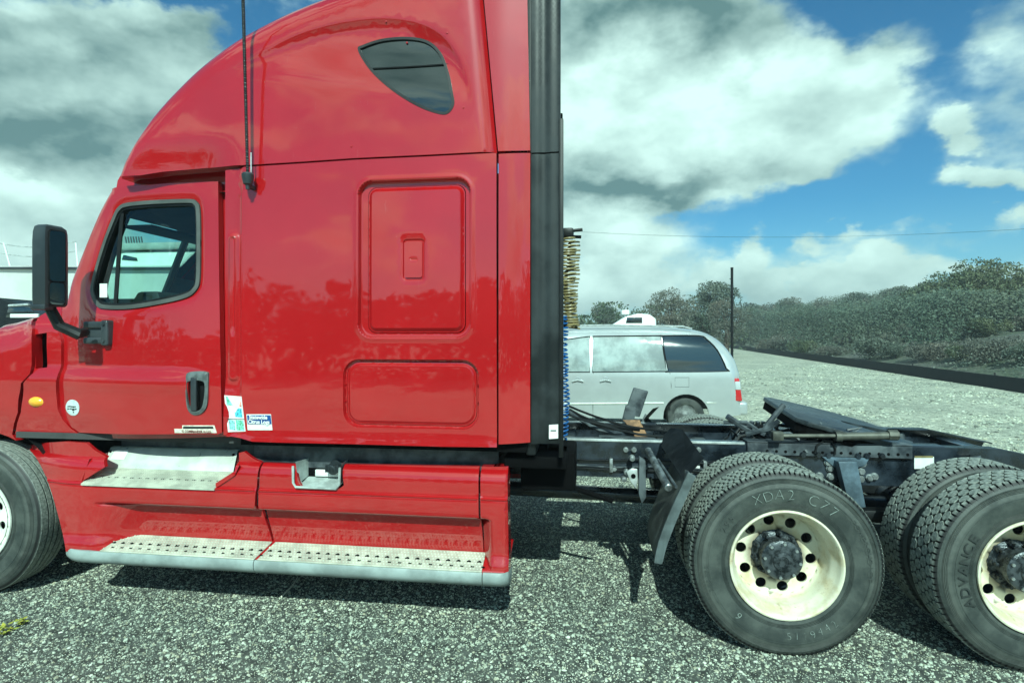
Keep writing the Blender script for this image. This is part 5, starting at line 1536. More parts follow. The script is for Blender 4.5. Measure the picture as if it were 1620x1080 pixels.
# quarter fender ahead of the first drive axle, near and far
M['tube'] = mat('scuffed_tube', (.30, .32, .32), .35, metal=.6, var=.6, vscale=16, var2=(.06, .065, .07))
def fender(near):
    root = empty('quarter_fender', (.55, .3 if near else 2.14, .6)); root.parent = truck; root.matrix_parent_inverse = world_of(truck).inverted()
    y0 = .035
    tp = WP(sm([(1100, 752), (1085, 785), (1068, 825), (1054, 862), (1047, 890)], 4), y0)
    bt = WP(sm([(1088, 745), (1074, 775), (1056, 815), (1041, 855), (1034, 888)], 4), y0)
    # sheet running inwards
    vs, fs = [], []
    n = len(tp)
    for (x, z) in tp:
        for y, dx in ((y0+.002, 0), (.22, -.004), (.42, .0), (.62, .006)): vs.append((x-.03+dx, y, z))
    for (x, z) in tp:
        for y, dx in ((y0+.002, 0), (.22, -.004), (.42, .0), (.62, .006)): vs.append((x-.018+dx, y, z+.002))
    m = 4*n
    for i in range(n-1):
        for k in range(3):
            fs.append((i*4+k, i*4+k+1, (i+1)*4+k+1, (i+1)*4+k)); fs.append((m+i*4+k, m+(i+1)*4+k, m+(i+1)*4+k+1, m+i*4+k+1))
    for i in range(n-1):
        for k in (0, 3): fs.append((i*4+k, (i+1)*4+k, m+(i+1)*4+k, m+i*4+k))
    for k in range(3):
        fs.append((k, m+k, m+k+1, k+1)); e = (n-1)*4; fs.append((e+k, e+k+1, m+e+k+1, m+e+k))
    parts = []
    parts.append(MB().add(vs, fs).build('fender_flap', M['mud'], root, 60))
    b = MB(); poly = tp+bt[::-1]
    b.prism(poly, y0-.022, y0, 'Y', .003); parts.append(b.build('fender_edge', mat('grey_rubber_edge', (.085, .10, .105), .45, var=.3, vscale=10), root))
    # support tube
    a = W(1025, 712, .70); c = W(1058, 772, .16)
    b = MB(); b.cyl((a[0], .70, a[1]), (c[0], .16, c[1]), .024, 18, .005); parts.append(b.build('support_tube', M['tube'], root))
    a2 = W(1041, 727, .60); c2 = W(1070, 770, .16)
    b = MB(); b.cyl((a2[0], .60, a2[1]), (c2[0], .16, c2[1]), .010, 10); parts.append(b.build('support_rod', M['chassis_dust'], root))
    # rubber-faced bracket plate
    q4 = [W(1050, 688, .70), W(1068, 690, .62), W(1101, 738, .10), W(1082, 760, .10), W(1046, 705, .62)]
    ys = [.70, .62, .10, .10, .62]
    V = [(p[0], y, p[1]) for p, y in zip(q4, ys)]+[(p[0]+.045, y, p[1]+.05) for p, y in zip(q4, ys)]
    b = MB(); b.add(V, [(0, 1, 2, 3, 4), (9, 8, 7, 6, 5)]+[(i, 5+i, 5+(i+1) % 5, (i+1) % 5) for i in range(5)]); parts.append(b.build('fender_bracket', M['bracket'], root, 20))
    # frame bracket with the drop arm
    b = MB()
    A = W(1005, 735, .70); B = W(1018, 790, .55)
    b.prism([W(u, v, .62) for u, v in ((1011, 722), (1021, 728), (1022, 785), (1015, 796), (1010, 780))], .60, .66, 'Y', .006)
    parts.append(b.build('drop_arm', M['chassis_dust'], root))
    b = MB(); b.prism([W(u, v, .66) for u, v in ((991, 745), (999, 740), (1008, 741), (1009, 755), (1006, 772), (996, 758))], .645, .665, 'Y', .003)
    parts.append(b.build('hanger_plate', M['galv'], root))
    x, z = W(1002, 753, .64); b = MB(); b.cyl((x, .640, z), (x, .646, z), .016, 12); parts.append(b.build('hanger_hole', M['dark'], root))
    for u, v in ((991, 746), (1000, 724), (987, 757)):
        x, z = W(u, v, .70); b = MB(); b.lathe([(.0001, -.02), (.018, -.016), (.022, 0), (.02, .03)], 10, Matrix.Translation((x, .69, z))); parts.append(b.build('bracket_nut', M['bolt'], root))
    return root, parts
f1, fparts = fender(True)
f2 = empty('quarter_fender', (.55, 2.14, .6)); f2.parent = truck; f2.matrix_parent_inverse = world_of(truck).inverted()
for o in fparts: far_copy(o, f2)
b = MB(); b.prism([W(u, v, YR1+.12) for u, v in ((988, 654), (1003, 613), (1026, 619), (1012, 660))], YR1+.12, YR1+.17, 'Y', .008); b.prism([W(u, v, YR1+.10) for u, v in ((984, 664), (990, 640), (1007, 645), (1003, 666))], YR1+.09, YR1+.115, 'Y', .004); b.build('far_bracket', M['chassis_dust'], truck)
b = MB(); p = [W(u, v, YR1-.1) for u, v in ((985, 664), (1012, 664), (1024, 690), (1030, 697), (1004, 697), (1003, 682))]
b.prism(p, YR1-.12, YR1-.09, 'Y', .004); b.build('rusty_bracket', M['rust'], truck)

# ------------------------------------------------------------------ coiled air lines behind the cab
def coil(name, x, y, z0, z1, r, turns, wire, m, sway=.01, seed=1):
    pts = []; n = turns*12; q = random.Random(seed)
    ph = q.random()*6
    for i in range(n+1):
        t = i/n; a = 2*math.pi*turns*t
        rr = r*(1+.12*math.sin(9*t+ph)+.10*math.sin(23*t))
        t += .010*math.sin(17*t+ph)+.006*math.sin(41*t)
        pts.append((x+rr*math.cos(a)+sway*math.sin(5*t+ph), y+rr*math.sin(a), z0+(z1-z0)*t))
    MB().tube(pts, wire, 6).build(name, m, truck)
YC = .86
z_ = lambda v: W(900, v, YC)[1]
x_ = lambda u: W(u, 500, YC)[0]
coil('coiled_air_hose', x_(900), YC, z_(520), z_(376), .050, 26, .0075, M['hose_y'], .010, 4)
coil('coiled_air_hose', x_(905), YC+.12, z_(520), z_(380), .046, 24, .0075, M['hose_y'], .012, 9)
coil('coiled_air_hose', x_(891), YC-.1, z_(690), z_(500), .035, 30, .0065, M['hose_b'], .008, 2)
b = MB(); x, z = W(903, 368, YC)
b.box(x-.06, x+.02, YC-.04, YC+.10, z-.035, z+.03, .012); b.cyl((x-.02, YC, z+.01), (x+.085, YC, z+.02), .012, 8); b.cyl((x-.02, YC+.05, z-.02), (x+.075, YC+.05, z-.025), .012, 8); b.cyl((x-.3, YC, z), (x, YC, z), .02, 8)
b.build('hose_bracket', M['black'], truck)

# ------------------------------------------------------------------ wheels
def tyre_mesh(kind, Rc=.518, w=.275):
    b = MB(); hw = w/2
    side = [(.300, .030), (.305, .018), (.325, .010), (.360, .004), (.400, .0), (.420, -.001), (.421, .001), (.428, .001), (.429, -.001), (.440, .001), (.460, .006), (.474, .011), (.476, .009), (.483, .011), (Rc-.024, .020), (Rc-.016, .026)]
    gr = .013 if kind != 'steer' else 0.
    if kind == 'steer':
        crown = [(Rc-.010, .030), (Rc-.003, .036)]
        for g in (.085, .125, .165, .205):
            crown += [(Rc-.001, g-.006), (Rc-.014, g-.004), (Rc-.014, g+.003), (Rc-.001, g+.005)]
        crown += [(Rc-.003, w-.036), (Rc-.010, w-.030)]
    else:
        crown = [(Rc-gr-.004, .030), (Rc-gr, .06), (Rc-gr, w-.06), (Rc-gr-.004, w-.030)]
    prof = side+crown+[(r, w-y) for r, y in side[::-1]]
    b.lathe(prof, 112)
    q = random.Random(5)
    if kind == 'hex':
        rows = [(.066, .048, 50, .5), (.114, .050, 50, 0), (.163, .050, 50, .5), (.211, .048, 50, 0)]
        lugs = 96
    elif kind == 'worn':
        rows = [(.060, .036, 84, .5), (.097, .034, 84, .2), (.1375, .036, 84, .7), (.178, .034, 84, .1), (.215, .036, 84, .4)]
        lugs = 120
    else: rows = []; lugs = 0
    for y, ww, n, ph in rows:
        for i in range(n):
            a = 2*math.pi*(i+ph)/n; da = 2*math.pi/n
            fa = .44 if kind == 'hex' else .40
            if kind == 'hex': sh = [(-.58, 0), (-.30, .50), (.30, .50), (.58, 0), (.30, -.50), (-.30, -.50)]
            else: sh = [(-.44, -.1), (-.30, .48), (.12, .48), (.46, .18), (.32, -.48), (-.2, -.48)]
            top, bot = [], []
            rr = Rc-.0015*q.random()
            for sa, sy in sh:
                th = a+sa*da*(.80 if kind == 'hex' else .88); yy = y+sy*ww*(.90 if kind == 'hex' else .97)*(.98+.04*q.random())
                top.append((rr*math.cos(th), yy, rr*math.sin(th)))
                th = a+sa*da*(.86 if kind == 'hex' else .94); yy = y+sy*ww*(.96 if kind == 'hex' else 1.04)
                bot.append(((Rc-.016)*math.cos(th), yy, (Rc-.016)*math.sin(th)))
            b.add(top+bot, [tuple(range(6))]+[(k, 6+k, 6+(k+1) % 6, (k+1) % 6) for k in range(6)])
    for i in range(lugs):
        for s in (0, 1):
            a = 2*math.pi*(i+.5*s)/lugs; da = 2*math.pi/lugs*(.33 if kind == 'hex' else .30)
            pr = [(Rc-.001, .043), (Rc-.004, .030), (Rc-.016, .021), (Rc-.034, .0145)]
            V = []
            for r, y in pr:
                yy = y if not s else w-y
                for k in (-1, 1): V.append((r*math.cos(a+k*da), yy, r*math.sin(a+k*da)))
            for r, y in pr:
                yy = (y+.010) if not s else w-y-.010
                for k in (-1, 1): V.append(((r-.012)*math.cos(a+k*da), yy, (r-.012)*math.sin(a+k*da)))
            fs = [(2*j, 2*j+1, 2*j+3, 2*j+2) for j in range(3)]+[(2*j, 2*j+2, 8+2*j+2, 8+2*j) for j in range(3)]+[(2*j+1, 8+2*j+1, 8+2*j+3, 2*j+3) for j in range(3)]
            fs += [(0, 8, 9, 1), (6, 7, 15, 14)]
            b.add(V, fs)
    bmesh.ops.recalc_face_normals(b.bm, faces=b.bm.faces)
    me = bpy.data.meshes.new('tyre'); b.bm.to_mesh(me); b.bm.free(); finish(me, 38)
    me.materials.append(M['rubber'])
    return me
TY = {k: tyre_mesh(k) for k in ('hex', 'worn', 'steer')}
def place(name, me, parent, loc, roty=0., rotz=0.):
    o = bpy.data.objects.new(name, me)
    link(o, parent)
    o.matrix_basis = Matrix.Translation(loc) @ Matrix.Rotation(rotz, 4, 'Z') @ Matrix.Rotation(roty, 4, 'Y')
    return o
def disc_with_holes(b, r0, r1, y, n, rh, hr, t=.012, ph=0., oval=1.0):
    """flat ring with n round hand holes, built as sectors"""
    m = 16
    for i in range(n):
        a0 = 2*math.pi*(i+ph)/n; A = a0-math.pi/n; B = a0+math.pi/n
        cx, cz = rh*math.cos(a0), rh*math.sin(a0)
        hole = []; outer = []
        for k in range(m):
            t_ = a0+2*math.pi*k/m
            ux, uz = math.cos(2*math.pi*k/m)*hr, math.sin(2*math.pi*k/m)*hr*oval
            hole.append((cx+ux*math.cos(a0)-uz*math.sin(a0), cz+ux*math.sin(a0)+uz*math.cos(a0)))
        # boundary of the sector sampled to match
        per = [(r1, a0+(B-a0)*s) for s in (0, .33, .66)]+[(r1, B)]+[(r1+(r0-r1)*s, B) for s in (.33, .66)]+[(r0, B)]+[(r0, a0+(B-a0)*s) for s in (.5,)]+[(r0, a0)]+[(r0, a0+(A-a0)*s) for s in (.5,)]+[(r0, A)]+[(r0+(r1-r0)*s, A) for s in (.33, .66)]+[(r1, A)]+[(r1, A+(a0-A)*s) for s in (.33, .66)]
        outer = [(r*math.cos(t), r*math.sin(t)) for r, t in per]
        # start hole at outward direction, same turning sense
        V = [(x, y, z) for x, z in outer]+[(x, y, z) for x, z in hole]+[(x, y+t, z) for x, z in hole]
        fs = [(k, (k+1) % m, m+(k+1) % m, m+k) for k in range(m)]+[(m+k, m+(k+1) % m, 2*m+(k+1) % m, 2*m+k) for k in range(m)]
        b.add(V, fs)
# rim of the outer dual wheel: deep dish
b = MB()
b.lathe([(.285, .034), (.300, .024), (.306, .012), (.304, .004), (.296, .002), (.289, .008), (.285, .020), (.281, .034), (.276, .052), (.262, .075), (.256, .095), (.254, .165), (.249, .186), (.240, .197)], 72)
disc_with_holes(b, .138, .240, .197, 10, .196, .031)
b.lathe([(.138, .197), (.136, .214), (.10, .214)], 48)
b.lathe([(.24, .197), (.25, .22), (.27, .26)], 48)
bmesh.ops.remove_doubles(b.bm, verts=b.bm.verts, dist=1e-5)
bmesh.ops.recalc_face_normals(b.bm, faces=b.bm.faces)
RIM = bpy.data.meshes.new('rim'); b.bm.to_mesh(RIM); b.bm.free(); finish(RIM, 40)
def cream_rim():
    m = bpy.data.materials.new('worn_cream_rim'); m.use_nodes = True
    t = m.node_tree; w = NT(t); p = t.nodes['Principled BSDF']; vec = w.n('ShaderNodeTexCoord').outputs['Object']
    n1 = w.noise(vec, 8, 7, .65).outputs[0]; n2 = w.noise(vec, 26, 4, .6).outputs[0]
    sp = w.n('ShaderNodeSeparateXYZ'); t.links.new(vec, sp.inputs[0])
    c = w.mix(w.ramp(n1, .42, .70), (.74, .71, .56, 1), (.56, .48, .30, 1))
    r2 = w.m('SQRT', w.m('ADD', w.m('MULTIPLY', sp.outputs[0], sp.outputs[0]), w.m('MULTIPLY', sp.outputs[2], sp.outputs[2])))
    grime = w.m('MULTIPLY', w.ramp(w.m('ADD', r2, w.m('MULTIPLY_ADD', n1, .10, -.05)), .185, .135), .75)     # rust and grease round the hub
    c = w.mix(grime, c, (.16, .12, .075, 1))
    c = w.mix(w.m('MULTIPLY', w.ramp(n2, .62, .72), .5), c, (.30, .20, .10, 1))
    t.links.new(c, p.inputs['Base Color']); p.inputs['Roughness'].default_value = .42
    bm_ = w.n('ShaderNodeBump'); bm_.inputs['Distance'].default_value = .001; t.links.new(n2, bm_.inputs['Height']); t.links.new(bm_.outputs[0], p.inputs['Normal'])
    return m
RIM.materials.append(cream_rim())
# hub with studs
b = MB()
b.lathe([(.135, .212), (.135, .198), (.122, .192), (.104, .185), (.100, .130), (.112, .122), (.113, .085), (.106, .078), (.088, .074), (.055, .070), (.052, .062), (.030, .058), (.026, .064), (.0001, .064)], 40)
bmesh.ops.recalc_face_normals(b.bm, faces=b.bm.faces)
HUBM = bpy.data.meshes.new('hub'); b.bm.to_mesh(HUBM); b.bm.free(); finish(HUBM, 35); HUBM.materials.append(M['hub'])
b = MB()
b.cyl((0, .0, 0), (0, -.030, 0), .016, 6); b.cyl((0, -.030, 0), (0, -.055, 0), .010, 8)
b.lathe([(.022, .0), (.022, -.006), (.010, -.006)], 12)
NUT = bpy.data.meshes.new('wheel_nut'); b.bm.to_mesh(NUT); b.bm.free(); finish(NUT, 30); NUT.materials.append(M['bolt'])
b = MB(); b.cyl((0, 0, 0), (0, -.010, 0), .009, 6)
CAPB = bpy.data.meshes.new('hub_bolt'); b.bm.to_mesh(CAPB); b.bm.free(); finish(CAPB, 30); CAPB.materials.append(M['bolt'])
DARKNUT = NUT.copy(); DARKNUT.materials[0] = M['hub']
def dual(ax, near, kind, roll, second_detail=True):
    s = 1 if near else -1
    y0 = .015 if near else WID-.015
    rz = 0 if near else math.pi
    for inner in (0, 1):
        y = y0+s*inner*.335
        wr = empty('drive_wheel', (ax, y, AZ)); wr.parent = truck; wr.matrix_parent_inverse = world_of(truck).inverted()
        place('tyre', TY[kind], wr, (ax, y, AZ), roll+inner*.3, rz)
        if not inner:
            place('rim', RIM, wr, (ax, y, AZ), roll, rz)
            place('hub', HUBM, wr, (ax, y, AZ), roll, rz)
            for k in range(10):
                a = roll+2*math.pi*(k+.5)/10
                place('wheel_nut', DARKNUT, wr, (ax+.122*math.cos(a)*s, y+s*.197, AZ-.122*math.sin(a)), 0, rz)
            for k in range(8):
                a = roll+2*math.pi*k/8
                place('hub_bolt', CAPB, wr, (ax+.096*math.cos(a)*s, y+s*.078, AZ-.096*math.sin(a)), 0, rz)
        else:
            bb = MB(); bb.lathe([(.29, .03), (.285, .05), (.26, .08), (.25, .14), (.12, .15)], 48); o = bb.build('rim', M['chassis'], wr)
            o.matrix_parent_inverse = Matrix.Identity(4); o.matrix_basis = Matrix.Rotation(rz, 4, 'Z')
        WHEELS.append((wr, near, inner, ax))
WHEELS = []
def place_fix():
    pass
for ax, kind, roll in ((ax1, 'worn', .12), (ax2, 'hex', .42)):
    dual(ax, True, kind, roll); dual(ax, False, kind, roll+.7)
# steer wheels
b = MB()
b.lathe([(.285, .034), (.300, .024), (.306, .012), (.304, .004), (.296, .002), (.288, .010), (.280, .028), (.270, .036), (.252, .034)], 72)
disc_with_holes(b, .165, .252, .030, 10, .214, .024, oval=1.25)
b.lathe([(.165, .030), (.158, .020), (.15, .014), (.10, .012)], 48)
b.lathe([(.252, .034), (.252, .060)], 48)
bmesh.ops.remove_doubles(b.bm, verts=b.bm.verts, dist=1e-5); bmesh.ops.recalc_face_normals(b.bm, faces=b.bm.faces)
SRIM = bpy.data.meshes.new('rim'); b.bm.to_mesh(SRIM); b.bm.free(); finish(SRIM, 40); SRIM.materials.append(M['whitewheel'])
b = MB(); b.lathe([(.11, .014), (.10, -.03), (.085, -.045), (.06, -.05), (.0001, -.05)], 32); bmesh.ops.recalc_face_normals(b.bm, faces=b.bm.faces)
SHUB = bpy.data.meshes.new('hub'); b.bm.to_mesh(SHUB); b.bm.free(); finish(SHUB, 35); SHUB.materials.append(M['galv'])
b = MB(); b.lathe([(.28, .0), (.27, .02), (.1, .02)], 32); bmesh.ops.recalc_face_normals(b.bm, faces=b.bm.faces)
for near in (True, False):
    y = .085 if near else WID-.085; s = 1 if near else -1; rz = (0 if near else math.pi)
    wr = empty('steer_wheel', (FX, y, FZ)); wr.parent = truck; wr.matrix_parent_inverse = world_of(truck).inverted()
    for nm, me in (('tyre', TY['steer']), ('rim', SRIM), ('hub', SHUB)): place(nm, me, wr, (FX, y, FZ), .16, rz)
    bb = MB(); bb.cyl((FX, y+s*.09, FZ), (FX, y+s*.20, FZ), .21, 24); bb.build('brake_drum', M['hub'], wr)
    for k in range(10):
        a = 2*math.pi*k/10; place('wheel_nut', NUT, wr, (FX+.143*math.cos(a), y+s*.012, FZ+.143*math.sin(a)), 0, rz)
    WHEELS.append((wr, near, 2, FX))
# chalk marks and moulded lettering on the outer tyres
def arc_text(b, s, cx, y, cz, r, mid, size, bold, jit=0., stretch=1.0, flip=False, rnd=None):
    """lettering along a circle on the sidewall; mid is the clock angle (deg, 0 = up, clockwise)"""
    wch = size*.74*stretch; n = len(s)
    for i, ch in enumerate(s):
        if ch == ' ': continue
        V, Fs = text_mesh(ch, size, bold)
        off = (i-(n-1)/2)*wch/r
        th = R(mid)+(off if not flip else -off)
        q = rnd or random.Random(1)
        tilt = (q.random()-.5)*jit; dr = (q.random()-.5)*jit*.03
        P = []
        for p in V:
            px, py = p.x*stretch, p.y-size*.36
            px, py = px*math.cos(tilt)-py*math.sin(tilt), px*math.sin(tilt)+py*math.cos(tilt)
            if flip: px, py = -px, -py
            a = th+px/r; rr = r+dr+py
            P.append((cx+rr*math.sin(a), y, cz+rr*math.cos(a)))
        b.add(P, Fs)
w1 = [w for w, n, i, a in WHEELS if n and i == 0 and a == ax1][0]
w2 = [w for w, n, i, a in WHEELS if n and i == 0 and a == ax2][0]
q = random.Random(21)
b = MB(); arc_text(b, 'XDA2 C77', ax1, .0085, AZ, .398, 7, .082, -.0026, .35, 1.0, rnd=q); arc_text(b, '51/9442', ax1, .0085, AZ, .385, 160, .060, -.0018, .4, .95, True, q); arc_text(b, '9', ax1, .0085, AZ, .385, 222, .06, -.0015, .2, 1, True, q)
b.build('chalk_mark', M['chalk'], w1)
emb = mat('moulded_rubber', (.050, .056, .052), .6)
b = MB()
arc_text(b, 'POWERCHOICE', ax1, .0118, AZ, .428, 75, .040, .0004, 0, 1.1); arc_text(b, '295', ax1, .0100, AZ, .39, 305, .046, .0002, 0, 1.1); arc_text(b, '295/75', ax1, .0120, AZ, .432, 258, .032, .0002, 0, 1.1)
b.build('sidewall_lettering', emb, w1)
emb2 = mat('moulded_rubber_dark', (.030, .034, .033), .45)
b = MB(); arc_text(b, 'ADVANCE', ax2, .0095, AZ, .382, 274, .070, .001, 0, 1.15); arc_text(b, 'RADIAL', ax2, .0095, AZ, .382, 90, .06, .001, 0, 1.15); b.build('sidewall_lettering', emb2, w2)

# ================================================================== BACKGROUND VEHICLES
YV = 7.2
def yvan(x, z):
    y = YV+.03*((z-.8)/.5)**2
    y += .15*max(0, z-1.08)**1.1
    d = dist_poly(x, z, VSIL); r = .20; t = r-min(d, r)
    return y+r-math.sqrt(max(0, r*r-t*t))
VS = [W(u, v, YV+.2) for u, v in ((1174, 640), (1173, 622), (1170, 596), (1163, 570), (1150, 549), (1135, 535), (1116, 526), (1080, 521), (1030, 518), (960, 518), (890, 520))]
VS += [(-1.0, 1.80), (-1.45, 1.70), (-1.9, 1.40), (-2.3, 1.10), (-2.9, .98), (-3.2, .82), (-3.28, .55)]
VSIL = np.array(sm([(VS[0][0]+.01, .38), (VS[0][0]+.03, .60)]+VS, 4))
vc1 = W(1086, 660, YV)[0]; vc2 = -2.35
vx0 = VSIL[:, 0].min(); vx1 = VSIL[0][0]
def arcp(cx, r): return [(cx+r*math.cos(R(a)), .33+r*math.sin(R(a))) for a in range(180, -1, -12)]
van_out = [tuple(p) for p in VSIL[::-1].tolist()]+[(vx1, .30)][:0]+[(vc1+.40, .30)]+arcp(vc1, .40)[::-1]+[(vc1-.40, .27), (vc2+.40, .27)]+arcp(vc2, .40)[::-1]+[(vc2-.40, .30), (vx0+.1, .30)]
# arc order: from right to left along the bottom
van = tag(empty('minivan', ((vx0+vx1)/2, YV+.9, 0)), 'silver minivan parked on the gravel behind the red truck', 'minivan')
silver = mat('silver_paint', (.50, .53, .53), .30, metal=.40, coat=.7, var=.05, vscale=2)
M['reflwin'] = mat('painted_reflection_window', (.10, .13, .13), .5, coat=1., var=.6, vscale=2.0, var2=(.30, .36, .35))  # pale mottled colour stands in for the scene reflected in the glass
vw = {}
vw['rear'] = WP(sm([(1049, 533), (1050, 531), (1108, 531), (1120, 537), (1135, 554), (1147, 582), (1145, 586), (1058, 587), (1056, 585), (1052, 560)], 3, True), YV+.12)
vw['mid'] = WP([(938, 532), (1046.5, 531), (1050, 560), (1053.5, 586.5), (937, 587.5)], YV+.12)
vw['front'] = WP([(933, 532), (933, 587.5)], YV+.12)+[(-1.55, 1.10), (-1.1, 1.50), (-.7, 1.66)]
vbody = panel('body', van_out, yvan, silver, van, holes=list(vw.values()), loops=[[(p[0], p[1]-o) for p in VSIL.tolist()] for o in (.03, .07, .12, .18)], step=.07, rim=.03)
def vfar(o, parent): return far_copy(o, parent, 2*(YV+.92))
vfar(vbody, van)
vs, fs = [], []
for x, z in VSIL.tolist():
    y0 = yvan(x, z); y1 = 2*(YV+.92)-y0
    for t in (0, .2, .5, .8, 1): vs.append((x, y0+(y1-y0)*t, z+.04*math.sin(math.pi*t)))
for i in range(len(VSIL)-1):
    for k in range(4): fs.append((i*5+k, (i+1)*5+k, (i+1)*5+k+1, i*5+k+1))
mk('roof', vs, fs, silver, van)
for k, L in vw.items():
    o = panel('window', L, lambda x, z: yvan(x, z)+.012, M['darkglass'] if k == 'rear' else M['reflwin'], van, step=.12, rim=.02)
    b = MB(); b.tube([(x, yvan(x, z)-.001, z) for x, z in offset(L, .004)], .010, 6, closed=True); b.build('window_trim', M['black'], o)
    vfar(o, van)
def vline(px, w_, name, m, dy=-.002):
    P = WP(px, YV); b = MB(); b.tube([(x, yvan(x, z)+dy, z) for x, z in P], w_, 6); return b.build(name, m, van)
vline([(938.5, 589), (938, 640), (938, 668)], .006, 'door_seam', M['dark'], .002)
vline([(1060, 589), (1062, 610), (1060, 650)], .005, 'door_seam', M['dark'], .002)
vline([(893, 638.5), (960, 638), (1050, 637.5)], .016, 'side_moulding', M['alu'])
vline([(1118, 637), (1172, 636)], .014, 'side_moulding', M['alu'])
for u in (914, 958):
    b = MB(); P = WP([(u-9, 603), (u, 601), (u+9, 603)], YV); b.tube([(x, yvan(x, z)-.02, z) for x, z in P], .014, 6)
    c = P[1]; b.lathe([(.0001, .0), (.035, -.004), (.045, .004)], 12, Matrix.Translation((c[0], yvan(*c)-.002, c[1]+.02))); b.build('door_handle', silver, van)
FD = WP([(1068, 597), (1090, 597), (1090, 612), (1068, 612)], YV)
b = MB(); b.tube([(x, yvan(x, z)+.001, z) for x, z in FD], .004, 4, closed=True); b.build('fuel_door', M['dark'], van)
tl = WP([(1161, 598), (1169, 598), (1174, 634), (1162, 634)], YV+.04)
b = MB(); b.prism(tl, YV+.01, YV+.20, 'Y', .015); tlo = b.build('tail_light', mat('red_lens', (.45, .015, .02), .15, coat=1.), van)
tw = WP([(1162, 603), (1170, 603), (1171.5, 616), (1162.5, 616)], YV+.04); b = MB(); b.prism(tw, YV+.0, YV+.1, 'Y', .008); b.build('clear_lens', mat('clear_lens', (.5, .54, .55), .1, coat=1.), tlo)
b = MB(); b.box(vx1-.25, vx1+.06, YV+.06, YV+1.78, .36, .60, .05, seg=3); b.build('rear_bumper', silver, van)
for (x, n) in ((vc1, 0), (vc2, 1)):
    for side in (0, 1):
        y = YV+.06 if not side else YV+1.78
        wr = empty('wheel', (x, y, .33)); wr.parent = van; wr.matrix_parent_inverse = world_of(van).inverted()
        b = MB(); Mx = Matrix.Translation((x, y, .33)) @ Matrix.Rotation(math.pi*side, 4, 'Z')
        b.lathe([(.21, .04), (.215, .01), (.27, .0), (.315, .012), (.33, .04), (.33, .16), (.31, .19), (.2, .19)], 40, Mx); b.build('tyre', M['rubber_plain'], wr)
        b = MB(); b.lathe([(.0001, .02), (.05, .02), (.08, .035), (.19, .03), (.215, .008), (.21, .10)], 32, Mx)
        b.build('rim', mat('dull_wheel', (.16, .17, .165), .4, metal=.4, var=.4, vscale=12), wr)
for o in (0, 1):
    y = YV+.33 if not o else YV+1.51
    P = [W(u, v, YV+.3) for u, v in ((1095, 521), (1080, 517), (960, 515), (915, 516), (900, 519))]
    b = MB(); b.tube([(x, y, z+.01) for x, z in P], .016, 6); b.build('roof_rail', M['galv'], van)
b = MB(); b.box(-1.3, 2.4, YV+.15, YV+1.7, .45, .95, .02); b.build('cabin_interior', M['liner'], van)

# ---- white camper far behind the van
def far_box(u0, u1, v0, d): pass
YT = 19.0
cx_, cz_ = W(1003, 505, YT)
camp = tag(empty('camper', (cx_, YT+1.1, 0)), 'white camper with a dark side window showing above the minivan roof', 'camper')
whitep = mat('white_gelcoat', (.76, .78, .75), .35, coat=.4, var=.05, vscale=2)
x0, x1 = W(974, 505, YT)[0], W(1038, 505, YT)[0]; zt = W(1003, 496, YT)[1]
b = MB(); b.prism(sm([(x0-1.2, .55), (x0-1.25, 1.5), (x0-.4, 2.0), (x0+.35, zt-.12), (x0+.8, zt), (x1-.25, zt-.02), (x1, zt-.2), (x1+.02, .55)], 1), YT, YT+2.1, 'Y', .06); b.build('body', whitep, camp)
wb = [W(u, v, YT) for u, v in ((992, 502), (1016, 502), (1016, 511), (990, 511))]
b = MB(); b.prism(wb, YT-.012, YT+.02, 'Y', .004); b.build('window', M['darkglass'], camp)
b = MB(); b.box(W(984, 500, YT)[0], W(997, 500, YT)[0], YT+.3, YT+1.2, zt-.02, zt+.16, .04); b.build('roof_vent', whitep, camp)
for xx in (x0-.3, x1-.6):
    b = MB(); b.lathe([(.0001, 0), (.2, .0), (.33, .01), (.35, .05), (.35, .2), (.0001, .2)], 24, Matrix.Translation((xx, YT+.02, .35))); b.build('wheel', M['rubber_plain'], camp)
# ---- dark pole beside the minivan
d = 14.0
x, y = hill_xy(1158, d); zt = H+(VH-425)*d/F
pole = tag(empty('steel_pole', (x, y, 0)), 'slim dark pole standing behind the rear of the minivan', 'pole')
b = MB(); b.cyl((x, y, 0), (x, y, zt), .033, 12); b.build('shaft', M['black'], pole)
b = MB(); b.cyl((x, y, zt), (x, y, zt+.03), .036, 12); b.cyl((x-.06, y-.02, zt-.25), (x+.02, y-.02, zt-.25), .012, 6); b.cyl((x-.05, y-.02, zt-1.05), (x+.02, y-.02, zt-1.05), .012, 6); b.build('pole_cap', M['black'], pole)
# ---- white motor boat with a hard top, seen past the cab
YB = 8.5
def bp(u, v, Y=YB): x, z = W(u, v, Y); return (x, Y, z)
boat = tag(empty('motor_boat', (W(100, 470, YB)[0], YB+1.2, 0)), 'white motor boat with a flat hard top standing behind the truck cab', 'boat')
bxL, bxR = W(-260, 450, YB)[0], W(420, 450, YB)[0]
zt = W(120, 424, YB)[1]; zbm = W(60, 476, YB)[1]
